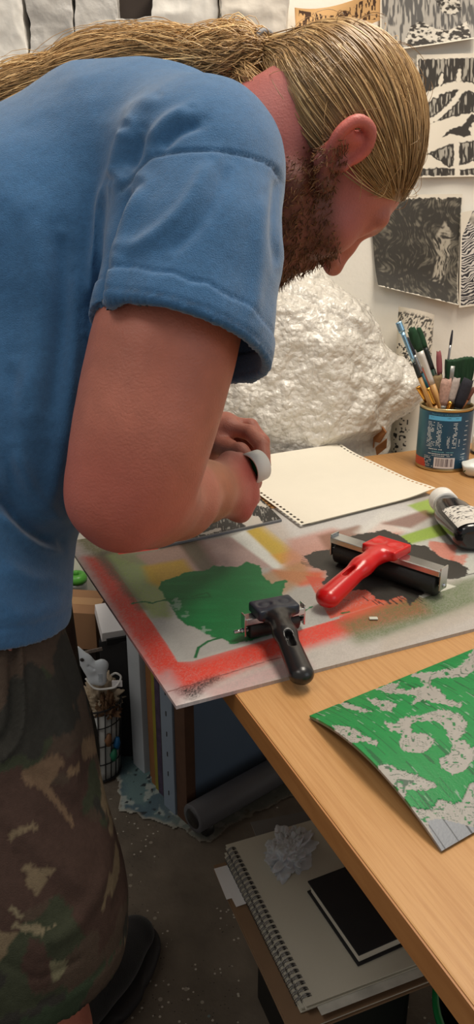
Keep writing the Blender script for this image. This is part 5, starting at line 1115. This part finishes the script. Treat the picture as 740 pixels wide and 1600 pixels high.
# hem and neck openings
h0, h1, h2 = P(0, 1012, .735), P(70, 1008, .76), P(104, 955, .90); hp = nrm(np.cross(h1-h0, h2-h0)); hp = hp if hp[2] < 0 else -hp
print('hem', hp); sh.clip((h0+h1)/2, hp)
sh.cap(P(385, 222, .875), Hd(-.02, 0, 0), .069, .07, .004, '-')
V, Q = sh.mesh(); V = relax(V, Q, 2, .5); N0 = vnormals(V, Q)
X, Y, D = proj(V)
view = nrm([0, cc, -ss]); vd = V-np.array([0, 0, CAMZ]); vd /= np.linalg.norm(vd, axis=1)[:, None]
fd0 = -(N0*vd).sum(1); face = sm(.0, .35, np.abs(fd0))*sm(.90, .82, D)*np.sign(fd0)
disp = np.zeros(len(V))
def ridge(pts, amp, w, one=False):
    global disp
    p = crspline(np.array(pts, float), 6); d = sdline(X, Y, p)
    n = len(p); 
    # fade at both ends
    dx = np.minimum(np.hypot(X-p[0, 0], Y-p[0, 1]), np.hypot(X-p[-1, 0], Y-p[-1, 1]))
    disp += amp*np.exp(-(d/w)**2)*sm(0, 3*w, dx+w*.8)*face
seam = crspline([(186, 296), (205, 272), (232, 246), (262, 237), (320, 234), (375, 240), (425, 260), (446, 292)], 8)
ds = sdline(X, Y, seam); disp -= .0024*np.exp(-(ds/3.0)**2)*face
# sleeve side of the seam sits a touch higher
ridge([(205, 290), (180, 345), (166, 420), (152, 495)], -0.00945, 10)        # armpit fold
ridge([(222, 285), (200, 345), (185, 420), (170, 490)], 0.00675, 13)
ridge([(176, 280), (160, 330), (150, 400), (140, 470)], 0.0081, 12)
ridge([(205, 200), (188, 240), (180, 285)], 0.0081, 10); ridge([(222, 205), (212, 235), (196, 265)], -0.00675, 8)
ridge([(300, 170), (262, 190), (232, 225)], 0.0054, 11); ridge([(318, 190), (280, 205), (248, 232)], -0.00473, 8)
ridge([(250, 150), (215, 170), (198, 205)], 0.0054, 12)
ridge([(330, 250), (290, 320), (240, 370), (190, 400)], 0.00473, 13); ridge([(360, 255), (320, 340), (260, 400)], -0.00338, 11)
ridge([(435, 275), (428, 340), (436, 420)], -0.00405, 9); ridge([(410, 300), (405, 400), (395, 500)], 0.00338, 14)
ridge([(50, 330), (60, 480), (40, 640)], 0.00405, 20); ridge([(95, 360), (100, 500), (80, 660)], -0.00473, 16)
ridge([(120, 420), (112, 560), (95, 700), (70, 800)], 0.0054, 14); ridge([(20, 560), (10, 700), (30, 820)], -0.0054, 16)
ridge([(-10, 770), (40, 822), (90, 850)], -0.00945, 11); ridge([(0, 800), (50, 850), (100, 862)], 0.00675, 9)
ridge([(0, 880), (50, 905), (100, 905)], 0.00405, 12); ridge([(20, 700), (60, 780), (110, 820)], 0.0054, 12)
ridge([(0, 955), (50, 962), (105, 930)], 0.00405, 14)
disp += (fbm(V*14, 2, 5)-.5)*.006*face+(fbm(V*45, 2, 6)-.5)*.0016
# cuff band, stitched
tt = (V-cen)@pl; armd = seg3(V, [P(320, 300, .72), ax0, ax1])[0]; insl = (armd < .105) & (D < .86)
cuffd = -tt                                                       # distance above the hem
wob = .0012*np.sin(X/9)
disp += np.where(insl, .0016*sm(.0255, .0235, cuffd+wob)*sm(-.004, .0, cuffd)-.0016*np.exp(-((cuffd-.0255+wob)/.0018)**2)-.0011*np.exp(-((cuffd-.006)/.0014)**2), 0)
hd2 = -((V-(h0+h1)/2)@hp); disp += np.where(X < 130, -.0012*np.exp(-((hd2-.022)/.0018)**2), 0)
V = V+N0*disp[:, None]
col = np.tile(lin([58, 101, 143]), (len(V), 1)); m = (fbm(V*np.array([1, 1, 1])*260, 2, 4)[:, None]-.5); m2 = fbm(V*9, 2, 8)[:, None]-.5
col = col*(1+.30*m+.10*m2)
st = np.where(insl, np.exp(-((cuffd-.006)/.0012)**2)*(.5+.5*np.sin(V[:, 0]*2600)), 0)[:, None]; col = col*(1-.25*st)+.03*st
seamc = (np.exp(-(ds/2.2)**2)*np.abs(face))[:, None]; col *= 1-.35*seamc
cot = mat('blue_cotton', rough=.9, attr='Col', bump=.0007, bscale=900, var=.10, vscale=330, sheen=.35, spec=.2)
shirt = mk('shirt', V, Q, cot, person, colors=col)

# ---- shorts
so = Field(rng_axis((-.60, -.10, .004)), rng_axis((.42, 1.12, .004)), rng_axis((.38, .95, .004)))
so.chain([P(-85, 860, .87), P(-80, 960, .88)], [.10, .105], .03, (LAT, 1.2))
so.chain([P(-85, 925, .85), P(-54, 1080, .81), P(-32, 1200, .795), P(-4, 1350, .785), P(16, 1430, .785), P(30, 1600, .80)], [.095, .104, .106, .105, .105, .10], .05)
fd = (FK-np.array([-.335, .94, .86])); so.chain([np.array([-.335, .94, .86]), FK-[0, 0, .0], FK+fd*.3], [.10, .088, .088], .05)
so.shell(.008)
q0, q1, q2 = P(165, 1482, .80), P(55, 1556, .735), P(-75, 1505, .78); qp = nrm(np.cross(q1-q0, q2-q0)); qp = qp if qp[2] < 0 else -qp
so.clip((q0+q1+q2)/3, qp); so.clip([0, 0, .90], [0, 0, 1])
V, Q = so.mesh(); V = relax(V, Q, 2, .5); N0 = vnormals(V, Q); X, Y, D = proj(V)
fd0 = -(N0*((V-[0, 0, CAMZ])/np.linalg.norm(V-[0, 0, CAMZ], axis=1)[:, None])).sum(1); face = sm(.0, .35, np.abs(fd0))*sm(.95, .88, D)*np.sign(fd0)
disp = np.zeros(len(V))
ridge([(28, 990), (34, 1080), (28, 1150), (0, 1192)], .007, 5)      # pocket edge
ridge([(20, 990), (24, 1080), (16, 1140), (-20, 1180)], -.007, 8)
ridge([(90, 1010), (130, 1110), (150, 1230)], -.004, 13); ridge([(70, 1050), (100, 1130), (120, 1260)], .004, 14)
ridge([(40, 1200), (90, 1240), (160, 1300)], -.004, 13); ridge([(0, 1260), (60, 1330), (140, 1400)], .004, 16)
ridge([(60, 1040), (40, 1150), (60, 1280)], .003, 12); ridge([(180, 1330), (190, 1380), (185, 1430)], -.004, 8)
ridge([(20, 1330), (60, 1420), (85, 1520)], -.0025, 4)               # inner seam
ridge([(0, 1500), (60, 1530), (130, 1498)], -.002, 4)
ridge([(170, 1350), (120, 1440), (60, 1480)], .004, 14)
disp += (fbm(V*11, 3, 15)-.5)*.012*face
hq = -((V-(q0+q1+q2)/3)@qp); disp += .0015*sm(.028, .025, hq)
V = V+N0*disp[:, None]
w3 = V+(fbm(V*14, 3, 31)[:, None]-.5)*.05
A1 = fbm(w3*np.array([9, 9, 14.]), 3, 41); A2 = fbm(w3*np.array([10, 10, 12.])+7, 3, 51); A3 = fbm(w3*np.array([17, 17, 22.])+3, 3, 61)
col = np.tile(lin([74, 62, 53]), (len(V), 1))
col[A1 > .54] = lin([58, 62, 48]); col[A2 > .56] = lin([68, 52, 46]); col[(A2 < .42)] = lin([50, 49, 45]); col[A3 > .68] = lin([112, 98, 78])
J = (fbm(V*60, 2, 77)-.5)*10
for poly, c in (([(130, 1160), (147, 1148), (160, 1165), (140, 1190), (128, 1180)], [112, 92, 72]),
                ([(100, 1205), (122, 1190), (124, 1205), (106, 1216)], [112, 92, 72]),
                ([(35, 1205), (90, 1178), (100, 1190), (80, 1225), (120, 1290), (112, 1292), (75, 1240), (40, 1225)], [108, 88, 70]),
                ([(18, 1438), (70, 1448), (95, 1440), (66, 1460), (20, 1450)], [122, 112, 90]), ([(10, 1412), (28, 1420), (40, 1432), (26, 1436)], [122, 112, 90]),
                ([(10, 1300), (50, 1288), (58, 1292), (16, 1310)], [112, 98, 78]), ([(76, 1502), (112, 1500), (95, 1530), (82, 1540)], [110, 106, 84]),
                ([(70, 1360), (82, 1352), (80, 1368), (66, 1370)], [112, 98, 78])):
    d = sdpoly(X, Y, poly)+J*.5; col[(d < 0) & (np.abs(face) > .02)] = lin(c)
col[(hq < .03) & (fbm(V*30, 2, 99) > .45)] = lin([54, 66, 50])
col *= (1+.2*(fbm(V*200, 2, 12)[:, None]-.5))
camo = mat('camouflage_cotton', rough=.9, attr='Col', bump=.0006, bscale=800, var=.12, vscale=200, spec=.2)
shorts = mk('shorts', V, Q, camo, person, colors=col)

# ---- shoes (black suede with a dark sole)
def shoe(heel, toe, wlabel=None):
    heel = np.array(heel, float); toe = np.array(toe, float); f = nrm(toe-heel); l = np.cross([0, 0, 1], f); R = np.array([f, l, [0, 0, 1]]).T; L = np.linalg.norm(toe-heel)
    T = lambda x, y, z: heel+R@np.array([x*L, y, z])
    lo = np.minimum(heel, toe)-.09; hi = np.maximum(heel, toe)+.09
    F1 = Field(rng_axis((lo[0], hi[0], .0035)), rng_axis((lo[1], hi[1], .0035)), rng_axis((.006, .16, .0035)))
    F1.chain([T(.12, 0, .05), T(.35, 0, .052), T(.62, .004, .043), T(.86, .002, .034)], [.033, .034, .040, .036], .03, ((0, 0, 1), .72))
    F1.chain([T(.12, 0, .05), T(.16, 0, .095)], [.036, .038], .03); F1.chain([T(.15, 0, .085), T(.5, 0, .055)], [.036, .03], .04)
    F1.clip(T(.0, 0, .112), [-.15*f[0], -.15*f[1], 1]); F1.clip(T(0, 0, .020), [0, 0, -1])
    v, q = F1.mesh(); v = relax(v, q, 2)
    up = mk('shoe', v, q, mat('black_suede', [26, 25, 28], .9, bump=.0006, bscale=500, var=.2, vscale=60, sheen=.2), person)
    F2 = Field(rng_axis((lo[0], hi[0], .0035)), rng_axis((lo[1], hi[1], .0035)), rng_axis((-.004, .04, .0025)))
    F2.chain([T(.13, 0, .014), T(.4, 0, .014), T(.64, .004, .014), T(.86, .002, .014)], [.038, .036, .045, .041], .03, ((0, 0, 1), .35))
    F2.clip(T(0, 0, .026), [0, 0, 1]); F2.clip(T(0, 0, .0005), [0, 0, -1])
    v, q = F2.mesh(); mk('sole', v, q, mat('black_rubber_sole', [44, 42, 44], .6), up)
    for i in range(4):
        x = .42+.075*i; z = .093-.011*i
        mk('lace', *tube([T(x, -.020, z-.006), T(x+.01, 0, z), T(x, .020, z-.006)], .0022, 6), mat('shoelace', [60, 60, 64], .8), up)
        for s_ in (-1, 1):
            mk('eyelet', *lathe([(.0022, 0), (.0030, .0012), (.0012, .0016)], T(x, s_*.021, z-.0065), [0, 0, 1], 10), mat('eyelet_metal', [200, 196, 190], .35, 1), up)
    return up
shoe((-.285, .79, 0), (-.160, 1.035, 0)); shoe((-.245, .555, 0), (-.135, .80, 0))

# ---- hair
TIE = P(413, 84, .865)
tl = HM.T@(TIE-HO)
HC = np.array([-.015, 0, .050]); HRD = np.array([.107, .083, .092])
def strands(paths, cols, r, n=3):
    V = []; Fq = []; CC = []; k = 0; m = paths.shape[1]
    T = np.gradient(paths, axis=1); T /= np.linalg.norm(T, axis=2)[..., None]+1e-9
    a = np.cross(T, np.array([.3, .2, .93])); a /= np.linalg.norm(a, axis=2)[..., None]+1e-9; bb = np.cross(T, a)
    ring = [np.cos(2*np.pi*j/n)*a+np.sin(2*np.pi*j/n)*bb for j in range(n)]
    w = r[:, None, None]*np.interp(np.linspace(0, 1, m), [0, .1, .85, 1], [.5, 1, 1, .25])[None, :, None]
    V = np.stack([paths+w*g for g in ring], 2)                 # strand, step, ring, 3
    ns = len(paths); base = np.arange(ns*m*n).reshape(ns, m, n)
    q = np.stack([base[:, :-1, :], np.roll(base, -1, 2)[:, :-1, :], np.roll(base, -1, 2)[:, 1:, :], base[:, 1:, :]], -1).reshape(-1, 4)
    CC = np.repeat(cols, m*n, axis=0).reshape(-1, 3)
    return V.reshape(-1, 3), q, CC
def hairline(f): return np.interp(f, [-.12, -.085, -.05, -.02, .005, .03, .05, .075, .10], [-.105, -.090, -.062, -.008, .040, .035, .035, .070, .088])
def haircol(n, dark=0): 
    t = rng.random((n, 1)); base = lin([172, 138, 92])*(1-t)+lin([118, 92, 62])*t
    g = rng.random((n, 1)) < .12; base = np.where(g, lin([200, 170, 122]), base)
    return base*(1-dark)
NS = 9000; P0 = []
while len(P0) < NS:
    u = nrm(rng.normal(size=3)); p = HC+u*HRD
    if p[2] > hairline(p[0])+rng.random()*.006: P0.append(u)
U0 = np.array(P0); ut = nrm((tl-HC)/HRD+np.array([-.25, 0, .18])); steps = np.linspace(0, 1, 18)
om = np.arccos(np.clip(U0@ut, -1, 1))[:, None]; so_ = np.sin(om)+1e-6
pa = []
jr = rng.normal(size=(NS, 1, 1))*.010+1.0; ph = rng.random((NS, 1))*6.28; spread = rng.normal(size=(NS, 3))*.12
for s_ in steps:
    w = (np.sin((1-s_)*om)*U0+np.sin(s_*om)*(ut+spread*.35))/so_
    w /= np.linalg.norm(w, axis=1)[:, None]
    pa.append(w)
pa = np.stack(pa, 1); rr = jr+.022*np.sin(np.pi*steps)[None, :, None]*rng.random((NS, 1, 1))
loc_ = HC+pa*HRD*rr; pull = sm(.45, .95, steps)[None, :, None]; loc_ = loc_*(1-pull)+(tl+rng.normal(size=(NS, 1, 3))*.0055)*pull
wv = .0012*np.sin(steps[None, :]*9+ph); loc_[:, :, 1] += wv
paths = HO+loc_@HM.T
hm = mat('blond_hair', rough=.42, attr='Col', spec=.5)
v, q, c = strands(paths, haircol(NS)*1.15, rng.uniform(.0005, .0009, NS))
# underlying cap so that the scalp does not show through
cf = Field(rng_axis((HO[0]-.16, HO[0]+.16, .003)), rng_axis((HO[1]-.14, HO[1]+.14, .003)), rng_axis((HO[2]-.15, HO[2]+.19, .003)))
cf.ell(HO+HM@HC, HRD*.99, HM, .01)
pv, pq = cf.mesh(); pl_ = (pv-HO)@HM; keep = pl_[:, 2] > hairline(pl_[:, 0])
kq = keep[pq].all(1); pq = pq[kq]; us = np.unique(pq); mp_ = np.full(len(pv), -1); mp_[us] = np.arange(len(us)); pv = pv[us]; pq = mp_[pq]
qs = HM.T@(pv-HO).T; s1 = fbm(np.c_[np.arctan2(pl_[us][:, 1], pl_[us][:, 2])*26, np.zeros(len(us)), np.zeros(len(us))], 2, 5)[:, None]
pc = lin([128, 98, 62])*(1-.0)+(s1-.5)*.12
n0 = len(v); hv = np.vstack([v, pv]); hq_ = np.vstack([q, pq+n0]); hc_ = np.vstack([c, np.clip(pc, .01, 1)])
# flyaways
NF = 160; u = np.array([nrm(rng.normal(size=3)) for _ in range(NF)]); pf = HC+u*HRD; ok = pf[:, 2] > hairline(pf[:, 0])-.01
u = u[ok]; pf = pf[ok]; dr = rng.normal(size=pf.shape); dr -= (dr*u).sum(1)[:, None]*u; dr /= np.linalg.norm(dr, axis=1)[:, None]
st_ = np.linspace(0, 1, 8)[None, :, None]; pth = HC+(u[:, None, :]*(1.02+.07*np.sin(st_*3))*HRD)+dr[:, None, :]*st_*rng.uniform(.02, .05, (len(u), 1, 1))
v, q, c = strands(HO+pth@HM.T, haircol(len(u))*1.3, np.full(len(u), .00035)); hq_ = np.vstack([hq_, q+len(hv)]); hv = np.vstack([hv, v]); hc_ = np.vstack([hc_, c])
hair = mk('hair', hv, hq_, hm, person, colors=hc_)
# ponytail lying back over the shoulder
ct = crspline([P(413, 84, .865), P(388, 88, .87), P(345, 98, .88), P(290, 96, .89), P(210, 92, .905), P(110, 114, .91), P(20, 146, .91), P(-80, 190, .91)], 4)
NP = 8500; m = len(ct); tt_ = np.linspace(0, 1, m); off = rng.normal(size=(NP, 3)); off /= np.maximum(1, np.linalg.norm(off, axis=1)/1.35)[:, None]
rad = np.interp(tt_, [0, .05, .13, .25, .45, 1], [.0065, .008, .018, .022, .016, .017])
pp = ct[None]+off[:, None, :]*rad[None, :, None]
fr = rng.normal(size=(NP, 6, 3)); 
for k_ in range(6): pp += fr[:, k_][:, None, :]*np.sin(tt_*(k_+1)*3.1+k_)[None, :, None]*.0035*np.clip(tt_*6-.25, 0, 1)[None, :, None]
ln = rng.uniform(.45, 1.0, NP); idx_ = np.clip((tt_[None]*ln[:, None])*(m-1), 0, m-1.001); i0 = idx_.astype(int); ff = (idx_-i0)[..., None]
pp = np.take_along_axis(pp, i0[..., None], 1)*(1-ff)+np.take_along_axis(pp, i0[..., None]+1, 1)*ff
v, q, c = strands(pp, haircol(NP)*1.6, rng.uniform(.00035, .0007, NP))
# loops falling by the neck
lo_ = []
for k_ in range(420):
    j = lambda s: rng.normal(size=3)*s
    w_ = k_ % 3
    base = [[P(410, 112, .862), P(424, 118, .845), P(436, 140, .82), P(430, 172, .82), P(405, 184, .83)], [P(384, 100, .875), P(380, 118, .85), P(392, 135, .83), P(410, 150, .83), P(425, 165, .83)],
            [P(380, 92, .885), P(366, 102, .87), P(385, 120, .85), P(410, 140, .84), P(432, 160, .83)]][w_]
    o_ = j(.004)*(w_ > 0)+j(.0025); lo_.append(crspline([p+o_+j(.0022) for p in base], 5))
v2, q2, c2 = strands(np.array(lo_), haircol(420)*1.3, rng.uniform(.0004, .0008, 420))
mk('ponytail', np.vstack([v, v2]), np.vstack([q, q2+len(v)]), hm, person, colors=np.vstack([c, c2]))
# grey hair band
hb = nrm(ct[2]-HO-HM@HC*1.0); ax_ = nrm(ct[3]-(HO+HM@np.array([-.10, 0, .02])))
u1 = nrm(np.cross(ax_, [0, 0, 1.])); u2 = np.cross(ax_, u1); pts = []
for t in np.linspace(0, 2*math.pi*2, 60): pts.append(TIE+(P(407, 86, .866)-P(413, 84, .865))+ax_*(.006*(t/6.28-1)-.002)+(.0225+.001*math.sin(t*3))*(math.cos(t)*u1+math.sin(t)*u2))
mk('hair_band', *tube(pts, .0032, 8), mat('grey_elastic', [150, 150, 152], .7), person)
# beard bristles
bi = np.nonzero((rng.random(len(person.data.vertices)) < .5))[0]
pv_ = np.empty(len(person.data.vertices)*3, np.float32); person.data.vertices.foreach_get('co', pv_); pv_ = pv_.reshape(-1, 3)+np.array(person.location)
nv_ = np.empty(len(pv_)*3, np.float32); person.data.vertices.foreach_get('normal', nv_); nv_ = nv_.reshape(-1, 3)
cand = np.nonzero(beardw > .45)[0]; cand = rng.choice(cand, min(6500, len(cand)*3)); NB = len(cand)
p0 = pv_[cand]+rng.normal(size=(NB, 3))*.0015; dd = nv_[cand]*.5+(HM@np.array([.35, 0, -.9]))[None]+rng.normal(size=(NB, 3))*.35; dd /= np.linalg.norm(dd, axis=1)[:, None]
lb = rng.uniform(.003, .008, (NB, 1, 1))*(1+.8*sm(-.06, -.10, ((p0-HO)@HM)[:, 2]))[:, None, None]; st_ = np.linspace(0, 1, 4)[None, :, None]; pb = p0[:, None]+dd[:, None]*st_*lb+rng.normal(size=(NB, 1, 3))*.002*st_**2
v, q, c = strands(pb, haircol(NB)*np.array([.50, .34, .26]), np.full(NB, .0005))
mk('beard', v, q, hm, person, colors=c)
